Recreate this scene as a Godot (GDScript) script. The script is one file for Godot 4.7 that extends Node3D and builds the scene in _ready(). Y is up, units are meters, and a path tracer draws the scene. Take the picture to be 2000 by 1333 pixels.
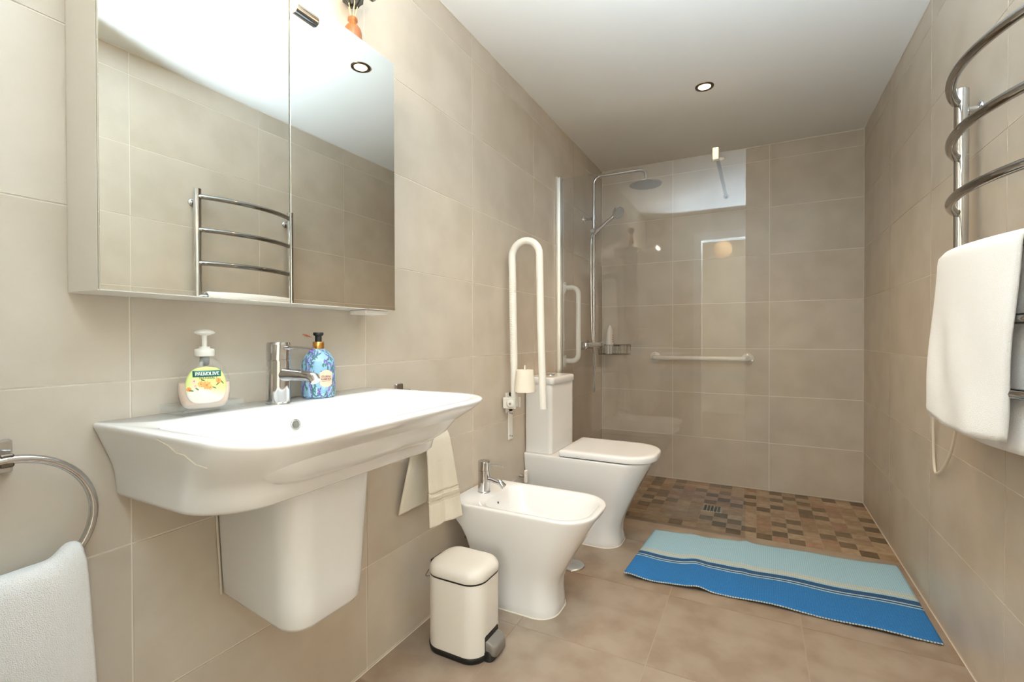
extends Node3D
# A narrow tiled bathroom seen from its doorway. Left wall x = 0, right wall x = W, shower wall z = -D.
const W := 1.576
const D := 3.571
const H := 2.204
const ZF := -0.27            # inner face of the door wall
const GLASS_Z := -2.713
var M := {}
var used := {}
var rng := RandomNumberGenerator.new()

# ------------------------------------------------------------------ mesh builder
class MB:
	var v := PackedVector3Array()
	var u := PackedVector2Array()
	var g := PackedInt32Array()
	func tri(a: Vector3, b: Vector3, c: Vector3, grp: int, ua := Vector2.ZERO, ub := Vector2.ZERO, uc := Vector2.ZERO) -> void:
		v.append(a); v.append(b); v.append(c)
		u.append(ua); u.append(ub); u.append(uc)
		g.append(grp)
	func fix(from: int) -> void:      # turn a closed piece so that its faces look outwards
		var vol := 0.0
		var o := v[from]
		for i in range(from, v.size(), 3):
			vol += (v[i] - o).dot((v[i + 1] - o).cross(v[i + 2] - o))
		if vol > 0.0:
			for i in range(from, v.size(), 3):
				var t := v[i + 1]; v[i + 1] = v[i + 2]; v[i + 2] = t
				var s := u[i + 1]; u[i + 1] = u[i + 2]; u[i + 2] = s
	func loft(rings: Array, groups := [], cap_a := true, cap_b := true) -> MB:
		var from := v.size()
		var n: int = rings[0].size()
		var m := rings.size()
		for i in m - 1:
			var a: PackedVector3Array = rings[i]
			var b: PackedVector3Array = rings[i + 1]
			var grp: int = groups[i] if i < groups.size() else 1
			var v0 := 1.0 - float(i) / (m - 1)
			var v1 := 1.0 - float(i + 1) / (m - 1)
			for k in n:
				var k2 := (k + 1) % n
				var u0 := float(k) / n
				var u1 := float(k + 1) / n
				if a[k] != a[k2]:
					tri(a[k], a[k2], b[k2], grp, Vector2(u0, v0), Vector2(u1, v0), Vector2(u1, v1))
				if b[k] != b[k2]:
					tri(a[k], b[k2], b[k], grp, Vector2(u0, v0), Vector2(u1, v1), Vector2(u0, v1))
		if cap_a: cap(rings[0], false, 101)
		if cap_b: cap(rings[m - 1], true, 102)
		fix(from)
		return self
	func cap(r: PackedVector3Array, flip: bool, grp: int) -> void:
		var c := Vector3.ZERO
		for p in r: c += p
		c /= r.size()
		for k in r.size():
			var k2 := (k + 1) % r.size()
			if flip: tri(c, r[k], r[k2], grp)
			else: tri(c, r[k2], r[k], grp)
	func tube(path: Array, radius, n := 14) -> MB:
		var rings := []
		var t0: Vector3 = (path[1] - path[0]).normalized()
		var side := t0.cross(Vector3.UP)
		if side.length() < 0.05: side = t0.cross(Vector3.RIGHT)
		side = side.normalized()
		for i in path.size():
			var t: Vector3
			if i == 0: t = path[1] - path[0]
			elif i == path.size() - 1: t = path[i] - path[i - 1]
			else: t = (path[i + 1] - path[i]).normalized() + (path[i] - path[i - 1]).normalized()
			t = t.normalized()
			side = (side - t * side.dot(t)).normalized()
			var up := t.cross(side)
			var rad: float = radius[i] if radius is Array else radius
			var ring := PackedVector3Array()
			for k in n:
				var a := TAU * k / n
				ring.append(path[i] + side * cos(a) * rad + up * sin(a) * rad)
			rings.append(ring)
		return loft(rings)
	func lathe(c: Vector3, prof: Array, axis := Vector3.UP, n := 28, groups := []) -> MB:   # prof: [radius, height]
		var s := axis.cross(Vector3.RIGHT)
		if s.length() < 0.1: s = axis.cross(Vector3.BACK)
		s = s.normalized()
		var w := axis.cross(s)
		var rings := []
		for p in prof:
			var ring := PackedVector3Array()
			for k in n:
				var a := TAU * k / n
				ring.append(c + axis * p[1] + (s * cos(a) + w * sin(a)) * p[0])
			rings.append(ring)
		return loft(rings, groups)
	func box(lo: Vector3, hi: Vector3, b := 0.0015) -> MB:       # a box with chamfered edges, flat shaded
		var from := v.size()
		var x := [lo.x, lo.x + b, hi.x - b, hi.x]
		var z := [lo.z, lo.z + b, hi.z - b, hi.z]
		var rings := []
		for e in [[lo.y, 1], [lo.y + b, 0], [hi.y - b, 0], [hi.y, 1]]:
			var y: float = e[0]
			var q := PackedVector3Array()
			if e[1] == 1:
				for p in [[2, 1], [2, 2], [2, 2], [1, 2], [1, 2], [1, 1], [1, 1], [2, 1]]:
					q.append(Vector3(x[p[0]], y, z[p[1]]))
				q = PackedVector3Array([q[0], q[1], q[2], q[3], q[4], q[5], q[6], q[7]])
			else:
				for p in [[3, 1], [3, 2], [2, 3], [1, 3], [0, 2], [0, 1], [1, 0], [2, 0]]:
					q.append(Vector3(x[p[0]], y, z[p[1]]))
			rings.append(q)
		loft(rings, [-1, -1, -1], false, false)
		var bot := from
		bot = v.size()
		for y in [[lo.y, 0], [hi.y, 1]]:
			var q := [Vector3(x[1], y[0], z[1]), Vector3(x[2], y[0], z[1]), Vector3(x[2], y[0], z[2]), Vector3(x[1], y[0], z[2])]
			if y[1] == 1:
				tri(q[0], q[1], q[2], -1); tri(q[0], q[2], q[3], -1)
			else:
				tri(q[0], q[2], q[1], -1); tri(q[0], q[3], q[2], -1)
		fix(from)
		return self
	func cloth(f: Callable, ns: int, nt: int, th: float) -> MB:   # a sheet with thickness; f(s, t) gives its middle
		var from := v.size()
		var P := []
		for i in ns + 1:
			var row := []
			for j in nt + 1: row.append(f.call(float(i) / ns, float(j) / nt))
			P.append(row)
		var A := []
		var B := []
		for i in ns + 1:
			var ra := []
			var rb := []
			for j in nt + 1:
				var ds: Vector3 = P[mini(i + 1, ns)][j] - P[maxi(i - 1, 0)][j]
				var dt: Vector3 = P[i][mini(j + 1, nt)] - P[i][maxi(j - 1, 0)]
				var nn := ds.cross(dt).normalized()
				var edge := 1.0
				if i == 0 or i == ns or j == 0 or j == nt: edge = 0.45
				ra.append(P[i][j] + nn * th * edge); rb.append(P[i][j] - nn * th * edge)
			A.append(ra); B.append(rb)
		for i in ns:
			for j in nt:
				var u0 := Vector2(float(j) / nt, float(i) / ns)
				var u1 := Vector2(float(j + 1) / nt, float(i) / ns)
				var u2 := Vector2(float(j + 1) / nt, float(i + 1) / ns)
				var u3 := Vector2(float(j) / nt, float(i + 1) / ns)
				tri(A[i][j], A[i][j + 1], A[i + 1][j + 1], 1, u0, u1, u2); tri(A[i][j], A[i + 1][j + 1], A[i + 1][j], 1, u0, u2, u3)
				tri(B[i][j], B[i + 1][j + 1], B[i][j + 1], 1, u0, u2, u1); tri(B[i][j], B[i + 1][j], B[i + 1][j + 1], 1, u0, u3, u2)
		for i in ns:
			for j in [0, nt]:
				var uu := Vector2(float(j) / nt, float(i) / ns)
				if j == 0:
					tri(A[i][j], A[i + 1][j], B[i + 1][j], 1, uu, uu, uu); tri(A[i][j], B[i + 1][j], B[i][j], 1, uu, uu, uu)
				else:
					tri(A[i][j], B[i + 1][j], A[i + 1][j], 1, uu, uu, uu); tri(A[i][j], B[i][j], B[i + 1][j], 1, uu, uu, uu)
		for j in nt:
			for i in [0, ns]:
				var uu := Vector2(float(j) / nt, float(i) / ns)
				if i == 0:
					tri(A[i][j], B[i][j + 1], A[i][j + 1], 1, uu, uu, uu); tri(A[i][j], B[i][j], B[i][j + 1], 1, uu, uu, uu)
				else:
					tri(A[i][j], A[i][j + 1], B[i][j + 1], 1, uu, uu, uu); tri(A[i][j], B[i][j + 1], B[i][j], 1, uu, uu, uu)
		fix(from)
		return self
	func mesh() -> ArrayMesh:
		var st := SurfaceTool.new()
		st.begin(Mesh.PRIMITIVE_TRIANGLES)
		for t in g.size():
			st.set_smooth_group(g[t])
			for k in 3:
				st.set_uv(u[t * 3 + k]); st.add_vertex(v[t * 3 + k])
		st.generate_normals()
		st.index()
		return st.commit()

# ring of a rounded rectangle in the floor plane; rb: corner radius at the wall side, rf: at the room side
func rr(x0: float, x1: float, z0: float, z1: float, y: float, rb: float, rf: float, lift := 0.0) -> PackedVector3Array:
	var out := PackedVector3Array()
	var cs := [[x1 - rf, z1 - rf, rf, 0.0], [x0 + rb, z1 - rb, rb, 90.0], [x0 + rb, z0 + rb, rb, 180.0], [x1 - rf, z0 + rf, rf, 270.0]]
	for i in 4:
		var c: Array = cs[i]
		for k in 11:
			var a := deg_to_rad(c[3] + 9.0 * k)
			out.append(Vector3(c[0] + cos(a) * c[2], y, c[1] + sin(a) * c[2]))
		var nx: Array = cs[(i + 1) % 4]
		var an := deg_to_rad(nx[3])
		var p := out[out.size() - 1]
		var q := Vector3(nx[0] + cos(an) * nx[2], y, nx[1] + sin(an) * nx[2])
		for t in [0.04, 0.2, 0.4, 0.6, 0.8, 0.96]:
			out.append(p.lerp(q, t))
	if lift != 0.0:
		for i in out.size():
			out[i].y += lift * (out[i].x - x0) / (x1 - x0)
	return out

# ------------------------------------------------------------------ naming
func numbered(n: String) -> String:
	if not used.has(n):
		used[n] = 0
		return n
	used[n] += 1
	return "%s_%03d" % [n, used[n]]
func thing(called: String, label: String, category: String, at := Vector3.ZERO, group := "") -> Node3D:
	var o := Node3D.new()
	o.name = numbered(called)
	add_child(o, true)
	o.position = at
	tag(o, label, category, group)
	return o
func tag(o: Node, label: String, category: String, group := "") -> void:
	o.set_meta("label", label)
	o.set_meta("category", category)
	if group: o.set_meta("group", group)
func part(called: String, mb, m: Material, parent: Node = self, label := "") -> MeshInstance3D:
	var o := MeshInstance3D.new()
	o.name = called if parent != self else numbered(called)
	o.mesh = mb.mesh() if mb is MB else mb
	o.material_override = m
	o.cast_shadow = GeometryInstance3D.SHADOW_CASTING_SETTING_ON
	parent.add_child(o, true)
	if label: o.set_meta("label", label)
	return o
func shell(called: String, mb, m: Material) -> MeshInstance3D:
	var o := part(called, mb, m)
	o.set_meta("kind", "structure")
	return o

# ------------------------------------------------------------------ materials
func noise_tex(freq: float, seed_: int, cols: Array, offs: Array, size := 512, oct := 5, normal := false, bump := 4.0) -> NoiseTexture2D:
	var n := FastNoiseLite.new()
	n.noise_type = FastNoiseLite.TYPE_SIMPLEX_SMOOTH
	n.frequency = freq
	n.seed = seed_
	n.fractal_octaves = oct
	var t := NoiseTexture2D.new()
	t.width = size; t.height = size; t.seamless = true
	t.noise = n
	if normal:
		t.as_normal_map = true
		t.bump_strength = bump
	else:
		var gr := Gradient.new()
		gr.offsets = PackedFloat32Array(offs)
		gr.colors = PackedColorArray(cols)
		t.color_ramp = gr
	return t
func mat(c: Color, rough: float, metal := 0.0) -> StandardMaterial3D:
	var m := StandardMaterial3D.new()
	m.albedo_color = c
	m.roughness = rough
	m.metallic = metal
	return m
func c8(r: int, g: int, b: int, a := 1.0) -> Color:
	return Color(r / 255.0, g / 255.0, b / 255.0, a)
func pane(c: Color) -> StandardMaterial3D:
	var m := mat(c, 0.02)
	m.transparency = BaseMaterial3D.TRANSPARENCY_ALPHA
	return m
func glow(c: Color, e: float) -> StandardMaterial3D:
	var m := mat(c, 0.5)
	m.emission_enabled = true
	m.emission = c
	m.emission_energy_multiplier = e
	return m

func materials() -> void:
	var cement := noise_tex(0.006, 3, [Color(0.955, 0.95, 0.94), Color(0.98, 0.978, 0.974), Color(1, 1, 1)], [0.2, 0.5, 0.8], 512, 6)
	var fine := noise_tex(0.05, 9, [], [], 256, 4, true, 1.2)
	M.wall_tile = []
	for k in 4:
		var t := mat([c8(207, 195, 179), c8(205, 193, 177), c8(209, 197, 181), c8(206, 193, 176)][k], 0.36)
		t.albedo_texture = cement
		t.uv1_triplanar = true; t.uv1_world_triplanar = true
		t.uv1_scale = Vector3(1.1, 1.1, 1.1)
		t.uv1_offset = Vector3(0.37 * k, 0.21 * k, 0.53 * k)
		t.normal_enabled = true; t.normal_texture = fine; t.normal_scale = 0.05
		M.wall_tile.append(t)
	var clay := noise_tex(0.008, 21, [Color(0.90, 0.87, 0.85), Color(0.96, 0.95, 0.94), Color(1, 1, 1)], [0.22, 0.5, 0.78], 512, 6)
	M.floor_tile = []
	for k in 3:
		var t := mat([c8(158, 140, 122), c8(156, 138, 119), c8(160, 142, 124)][k], 0.42)
		t.albedo_texture = clay
		t.uv1_triplanar = true; t.uv1_world_triplanar = true
		t.uv1_scale = Vector3(1.3, 1.3, 1.3)
		t.uv1_offset = Vector3(0.31 * k, 0.0, 0.47 * k)
		t.normal_enabled = true; t.normal_texture = fine; t.normal_scale = 0.08
		M.floor_tile.append(t)
	M.mosaic = []
	for c in [c8(172, 148, 118), c8(156, 130, 100), c8(112, 92, 66), c8(100, 82, 60), c8(162, 128, 100), c8(180, 156, 126)]:
		var t := mat(c, 0.4)
		t.albedo_texture = clay
		t.uv1_triplanar = true; t.uv1_world_triplanar = true
		t.uv1_scale = Vector3(5, 5, 5)
		M.mosaic.append(t)
	M.grout = mat(c8(232, 223, 209), 0.8)
	M.floor_grout = mat(c8(168, 150, 130), 0.8)
	M.paint = mat(c8(240, 238, 233), 0.75)
	M.hall_paint = mat(c8(222, 216, 202), 0.8)
	M.white_wood = mat(c8(238, 236, 230), 0.35)
	M.ceramic = mat(c8(239, 239, 238), 0.07)
	M.seat = mat(c8(244, 246, 248), 0.16)
	M.chrome = mat(c8(204, 204, 205), 0.05, 1.0)
	M.dusk_chrome = mat(c8(166, 165, 163), 0.06, 1.0)
	M.steel = mat(c8(196, 196, 192), 0.22, 1.0)
	M.aluminium = mat(c8(222, 220, 214), 0.3, 1.0)
	M.dark_chrome = mat(c8(120, 112, 104), 0.2, 1.0)
	M.bronze = mat(c8(120, 104, 84), 0.3, 1.0)
	M.mirror = mat(c8(236, 238, 234), 0.005, 1.0)
	M.cab = mat(c8(234, 229, 220), 0.3)
	M.edge = mat(c8(150, 156, 150), 0.25, 0.4)
	M.glass = pane(Color(0.16, 0.19, 0.15, 0.075))
	M.clear = pane(Color(0.85, 0.88, 0.86, 0.08))
	M.white_plastic = mat(c8(236, 233, 224), 0.28)
	M.rail_white = mat(c8(236, 234, 226), 0.22)
	M.paper = mat(c8(238, 230, 214), 0.9)
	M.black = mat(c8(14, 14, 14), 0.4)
	M.slot = mat(c8(30, 30, 30), 0.6)
	M.bin = mat(c8(227, 222, 212), 0.34)
	M.grey_plastic = mat(c8(120, 114, 106), 0.35)
	M.amber = pane(Color(0.62, 0.34, 0.07, 0.7))
	M.amber.roughness = 0.04
	M.oil = mat(c8(214, 150, 52), 0.2)
	M.reed = mat(c8(222, 190, 140), 0.8)
	M.petal = mat(c8(62, 62, 58), 0.8)
	M.gold = mat(c8(206, 150, 82), 0.25, 1.0)
	var terry := noise_tex(0.11, 5, [], [], 256, 3, true, 9.0)
	M.towel = mat(c8(250, 250, 249), 0.95)
	M.towel.uv1_triplanar = true
	M.towel.uv1_scale = Vector3(16, 16, 16)
	M.towel.normal_enabled = true; M.towel.normal_texture = terry; M.towel.normal_scale = 0.55
	M.towel.rim_enabled = true; M.towel.rim = 0.3
	M.towel.backlight_enabled = true; M.towel.backlight = Color(0.22, 0.22, 0.215)
	M.ivory = M.towel.duplicate()
	M.ivory.albedo_color = c8(238, 230, 212)
	M.nozzle = mat(c8(140, 142, 140), 0.5)
	M.liquid = mat(c8(244, 216, 196), 0.3)
	M.lens_glow = glow(Color(1.0, 0.93, 0.80), 4.0)
	M.tube_glow = glow(Color(1.0, 0.88, 0.70), 3.0)
	M.globe_glow = glow(Color(1.0, 0.82, 0.58), 0.9)
	M.fill_glow = glow(Color(1.0, 0.965, 0.91), 1.5)  # glow of the added hall window pane, fill only
	M.rug = mat(Color.WHITE, 0.95)
	M.rug.albedo_texture = rug_image()
	M.rug_edge = mat(c8(206, 206, 196), 0.95)
	M.print = mat(Color.WHITE, 0.3)
	M.print.albedo_texture = lavender_image()
	M.label = mat(Color.WHITE, 0.35)
	M.label.albedo_texture = blossom_image()
	M.peach = mat(c8(246, 206, 178), 0.5)
	M.ink = mat(c8(96, 62, 70), 0.6)
	M.green = mat(c8(8, 92, 78), 0.35)
	M.white_ink = mat(c8(240, 244, 240), 0.5)
	M.lilac = mat(c8(140, 110, 196), 0.7)
	M.orange = mat(c8(190, 92, 44), 0.6)
	M.red_ink = mat(c8(196, 72, 66), 0.5)
	M.cable = mat(c8(232, 222, 204), 0.5)

# woven stripes: v = 0 at the shower side, 1 at the door side
func rug_image() -> ImageTexture:
	var w := 1024
	var h := 640
	var im := Image.create(w, h, false, Image.FORMAT_RGB8)
	var r := RandomNumberGenerator.new()
	r.seed = 12
	var aqua := c8(164, 202, 218)
	var cream := c8(206, 200, 180)
	var blue := c8(33, 112, 176)
	var navy := c8(34, 78, 122)
	var pale := c8(188, 208, 208)
	for y in h:
		var t := float(y) / h
		var c := aqua
		if t > 0.46 and t < 0.475 or t > 0.49 and t < 0.52: c = cream
		elif t >= 0.545 and t < 0.60: c = navy
		elif t >= 0.60 and t < 0.613 or t >= 0.632 and t < 0.645: c = pale
		elif t >= 0.613 and t < 0.632: c = navy
		elif t >= 0.645: c = blue
		for x in w:
			var k := 0.93 + 0.11 * r.randf()
			if (x / 4) % 2 == 0: k *= 0.94
			if (y / 3) % 2 == 0: k *= 0.97
			var q := c * k
			if r.randf() < 0.10: q = q.lerp(pale, 0.3)
			im.set_pixel(x, y, q)
	return ImageTexture.create_from_image(im)
func blot(im: Image, cx: float, cy: float, rx: float, ry: float, ang: float, c: Color) -> void:
	var R := int(maxf(rx, ry)) + 1
	for y in range(int(cy) - R, int(cy) + R + 1):
		for x in range(int(cx) - R, int(cx) + R + 1):
			var d := Vector2(x - cx, y - cy).rotated(-ang)
			if (d.x * d.x) / (rx * rx) + (d.y * d.y) / (ry * ry) <= 1.0 and y >= 0 and y < im.get_height():
				im.set_pixel(posmod(x, im.get_width()), y, c)
func lavender_image() -> ImageTexture:
	var im := Image.create(768, 512, false, Image.FORMAT_RGB8)
	im.fill(c8(140, 182, 204))
	var r := RandomNumberGenerator.new()
	r.seed = 5
	for k in 60:
		blot(im, r.randf() * 768, r.randf() * 512, 18 + r.randf() * 20, 14 + r.randf() * 14, r.randf() * 3, c8(164, 202, 220))
	for k in 250:
		var x := r.randf() * 768
		var y := r.randf() * 512
		var a := -PI / 2 + r.randf_range(-0.9, 0.9)
		var d := Vector2.from_angle(a)
		for s in 16:
			blot(im, x - d.x * s * 3, y - d.y * s * 3, 3.0, 3.0, 0, c8(52, 96, 92))
		for s in 3:
			blot(im, x - d.x * (12 + s * 11) + r.randf_range(-6, 6), y - d.y * (12 + s * 11), 13, 4.5, a + r.randf_range(-0.8, 0.8), c8(64, 112, 104))
		for s in 7:
			blot(im, x + d.x * s * 5 + r.randf_range(-4, 4), y + d.y * s * 5 + r.randf_range(-3, 3), 8.0 - s * 0.6, 6.5 - s * 0.5, a, [c8(96, 84, 158), c8(124, 100, 176), c8(74, 70, 140), c8(150, 120, 170)][r.randi() % 4])
	return ImageTexture.create_from_image(im)
func blossom_image() -> ImageTexture:
	var im := Image.create(256, 256, false, Image.FORMAT_RGB8)
	for y in 256:
		for x in 256:
			var t := clampf((y - 120 + 26.0 * sin(x * 0.02)) / 70.0, 0, 1)
			im.set_pixel(x, y, c8(214, 224, 140).lerp(c8(244, 238, 228), t))
	var r := RandomNumberGenerator.new()
	r.seed = 8
	for f in [[50, 96, 20, 0], [92, 118, 22, 1], [128, 126, 30, 1], [206, 100, 20, 2], [22, 150, 16, 2], [150, 142, 18, 1], [60, 128, 12, 0]]:
		for k in 9:
			var a := TAU * k / 9.0
			blot(im, f[0] + cos(a) * f[2] * 0.5, f[1] + sin(a) * f[2] * 0.5, f[2] * 0.5, f[2] * 0.28, a, [c8(240, 200, 196), c8(232, 150, 84), c8(226, 122, 60)][f[3]].lerp(c8(250, 216, 150), r.randf() * 0.5))
		blot(im, f[0], f[1], f[2] * 0.25, f[2] * 0.25, 0, c8(206, 112, 44))
	for l in [[70, 150, 0.7], [228, 112, 1.0], [104, 92, 0.4], [176, 146, 0.5], [36, 160, 0.2], [196, 122, -0.7]]:
		blot(im, l[0], l[1], 14, 4.5, l[2], c8(92, 108, 48))
	return ImageTexture.create_from_image(im)

# ------------------------------------------------------------------ scene
func _ready() -> void:
	rng.seed = 77
	var cam := Camera3D.new()
	cam.position = Vector3(1.0213, 0.9861, -0.1571)
	cam.rotation = Vector3(deg_to_rad(-0.4831), deg_to_rad(27.4805), deg_to_rad(-0.1242))
	cam.fov = 71.7402
	cam.near = 0.01
	add_child(cam)
	cam.current = true
	var env := Environment.new()
	env.background_mode = Environment.BG_COLOR
	env.background_color = Color.BLACK
	env.tonemap_mode = Environment.TONE_MAPPER_LINEAR
	env.tonemap_exposure = 1.07
	env.sdfgi_enabled = true; env.ssao_enabled = true; env.ssil_enabled = true
	var we := WorldEnvironment.new()
	we.environment = env
	add_child(we)
	materials()
	flash_on_stand()
	room()
	doorway_and_hall()
	downlights()
	cabinet_and_lamp()
	basin()
	bidet()
	toilet()
	shower()
	towel_radiator()
	towel_rings()
	pedal_bin()
	fold_rail()
	rug()
	bottles()
	small_things()

# the photographer's flash on its stand just behind the camera, aimed at the ceiling
func flash_on_stand() -> void:
	var at := Vector3(1.045, 1.27, 0.0)
	var t := thing("flash_unit", "black photographic flash on a thin light stand in the doorway", "flash", Vector3(at.x, 0, at.z))
	part("head", MB.new().box(Vector3(-0.036, at.y - 0.05, -0.022), Vector3(0.036, at.y, 0.022), 0.004), M.black, t)
	part("lamp_lens", MB.new().box(Vector3(-0.03, at.y, -0.017), Vector3(0.03, at.y + 0.003, 0.017), 0.001), M.lens_glow, t)
	part("pole", MB.new().tube([Vector3(0, 0.12, 0), Vector3(0, at.y - 0.05, 0)], 0.008), M.black, t)
	for k in 3:
		var a := TAU * k / 3.0 + 0.5
		part("leg", MB.new().tube([Vector3(0, 0.3, 0), Vector3(cos(a) * 0.1, 0.006, sin(a) * 0.1)], 0.006, 8), M.black, t)
	var s := SpotLight3D.new()
	s.name = "flash_light"
	s.position = at + Vector3(0, 0.012, 0)
	add_child(s)
	s.look_at_from_position(s.position, s.position + Vector3(0.12, 1.0, -0.33), Vector3.FORWARD)
	s.light_energy = 29.0
	s.light_color = Color(0.83, 0.925, 1.0)
	s.spot_angle = 61
	s.spot_angle_attenuation = 0.9
	s.light_size = 0.03
	s.spot_range = 9.0
	s.spot_attenuation = 2.0
	s.shadow_enabled = true

# ------------------------------------------------------------------ shell
var box_cache := {}
func tile_box(size: Vector3) -> BoxMesh:
	var key := "%.4f %.4f %.4f" % [size.x, size.y, size.z]
	if not box_cache.has(key):
		var b := BoxMesh.new()
		b.size = size
		box_cache[key] = b
	return box_cache[key]
func spans(lo: float, hi: float, joint: float, step: float) -> Array:
	var a := [lo]
	var k := ceili((lo - joint) / step - 0.0001)
	while joint + k * step < hi - 0.004:
		if joint + k * step > lo + 0.004: a.append(joint + k * step)
		k += 1
	a.append(hi)
	return a
const TW := 0.5874
const GAP := 0.0034
# fills a rectangle of a wall with tiles; axis "x": wall across x (u runs along z), axis "z": wall across z (u runs along x)
func tile_field(parent: Node, axis: String, face: float, inward: float, us: Array, vs: Array) -> void:
	for i in us.size() - 1:
		for j in vs.size() - 1:
			var du: float = us[i + 1] - us[i] - GAP
			var dv: float = vs[j + 1] - vs[j] - GAP
			if du < 0.003 or dv < 0.003: continue
			var th := 0.008
			var uc: float = (us[i] + us[i + 1]) / 2
			var vc: float = (vs[j] + vs[j + 1]) / 2
			var o := part("tile", tile_box(Vector3(th, dv, du) if axis == "x" else Vector3(du, dv, th)), M.wall_tile[rng.randi() % 4], parent)
			var d := face - inward * th / 2
			o.position = Vector3(d, vc, uc) if axis == "x" else Vector3(uc, vc, d)
func room() -> void:
	var G := 0.0013
	var rows := spans(0.0, H, 0.0069, 0.3)
	var wl := shell("wall_left", MB.new().box(Vector3(-0.12, 0, -D - 0.12), Vector3(-G, H, -0.15), 0.0005), M.grout)
	tile_field(wl, "x", 0.0, 1.0, spans(-D, ZF, -0.602, TW), rows)
	var wr := shell("wall_right", MB.new().box(Vector3(W + G, 0, -D - 0.12), Vector3(W + 0.12, H, -0.15), 0.0005), M.grout)
	tile_field(wr, "x", W, -1.0, spans(-D, ZF, -2.958, TW), rows)
	var wb := shell("wall_back", MB.new().box(Vector3(-G, 0, -D - 0.12), Vector3(W + G, H, -D - G), 0.0005), M.grout)
	tile_field(wb, "z", -D, 1.0, spans(0.0, W, 1.088, TW), rows)
	shell("ceiling", MB.new().box(Vector3(-0.12, H, -D - 0.12), Vector3(W + 0.12, H + 0.1, -0.15), 0.0005), M.paint)
	var fl := shell("floor", MB.new().box(Vector3(-0.12, -0.1, -D - 0.12), Vector3(W + 0.12, -0.0012, -0.15), 0.0005), M.floor_grout)
	var xs := spans(0.0, W, 0.2925, 0.432)
	var zs := spans(-2.749, -0.15, -2.02, 0.432)
	for i in xs.size() - 1:
		for j in zs.size() - 1:
			var o := part("tile", tile_box(Vector3(xs[i + 1] - xs[i] - 0.0024, 0.008, zs[j + 1] - zs[j] - 0.0024)), M.floor_tile[rng.randi() % 3], fl)
			o.position = Vector3((xs[i] + xs[i + 1]) / 2, -0.004, (zs[j] + zs[j + 1]) / 2)
	# shower floor: small square tiles in mixed browns
	var mx := spans(0.0, W, 1.088, 0.0697)
	var mz := spans(-D, -2.749, -2.749, 0.0685)
	var last := []
	for i in mx.size() - 1:
		var col := []
		for j in mz.size() - 1:
			var dark := (i + j) % 2 == 0
			var r := rng.randf()
			var pick := 0
			if dark: pick = [2, 3, 2, 1, 4][int(r * 5)] if r < 0.9 else 0
			else: pick = [0, 5, 0, 1, 4, 0][int(r * 6)]
			if rng.randf() < 0.16: pick = [0, 4, 2, 5][rng.randi() % 4]
			col.append(pick)
			var o := part("mosaic_tile", tile_box(Vector3(mx[i + 1] - mx[i] - 0.0026, 0.008, mz[j + 1] - mz[j] - 0.0026)), M.mosaic[pick], fl)
			o.position = Vector3((mx[i] + mx[i + 1]) / 2, -0.004 - 0.0002 * float((i * 7 + j * 3) % 3), (mz[j] + mz[j + 1]) / 2)
		last.append(col)
	# bead of sealant where walls meet ceiling and floor
	var n := 1
	for e in [[Vector3(0, H - 0.004, -D), Vector3(0.004, H, ZF)], [Vector3(W - 0.004, H - 0.004, -D), Vector3(W, H, ZF)], [Vector3(0, H - 0.004, -D), Vector3(W, H, -D + 0.004)],
			[Vector3(W - 0.003, 0, -D), Vector3(W, 0.004, ZF)], [Vector3(0, 0, -D), Vector3(0.003, 0.003, ZF)], [Vector3(W - 0.003, 0.004, -D), Vector3(W, H - 0.004, -D + 0.003)]]:
		shell("trim_%d" % n, MB.new().box(e[0], e[1], 0.001), M.grout)
		n += 1

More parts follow.
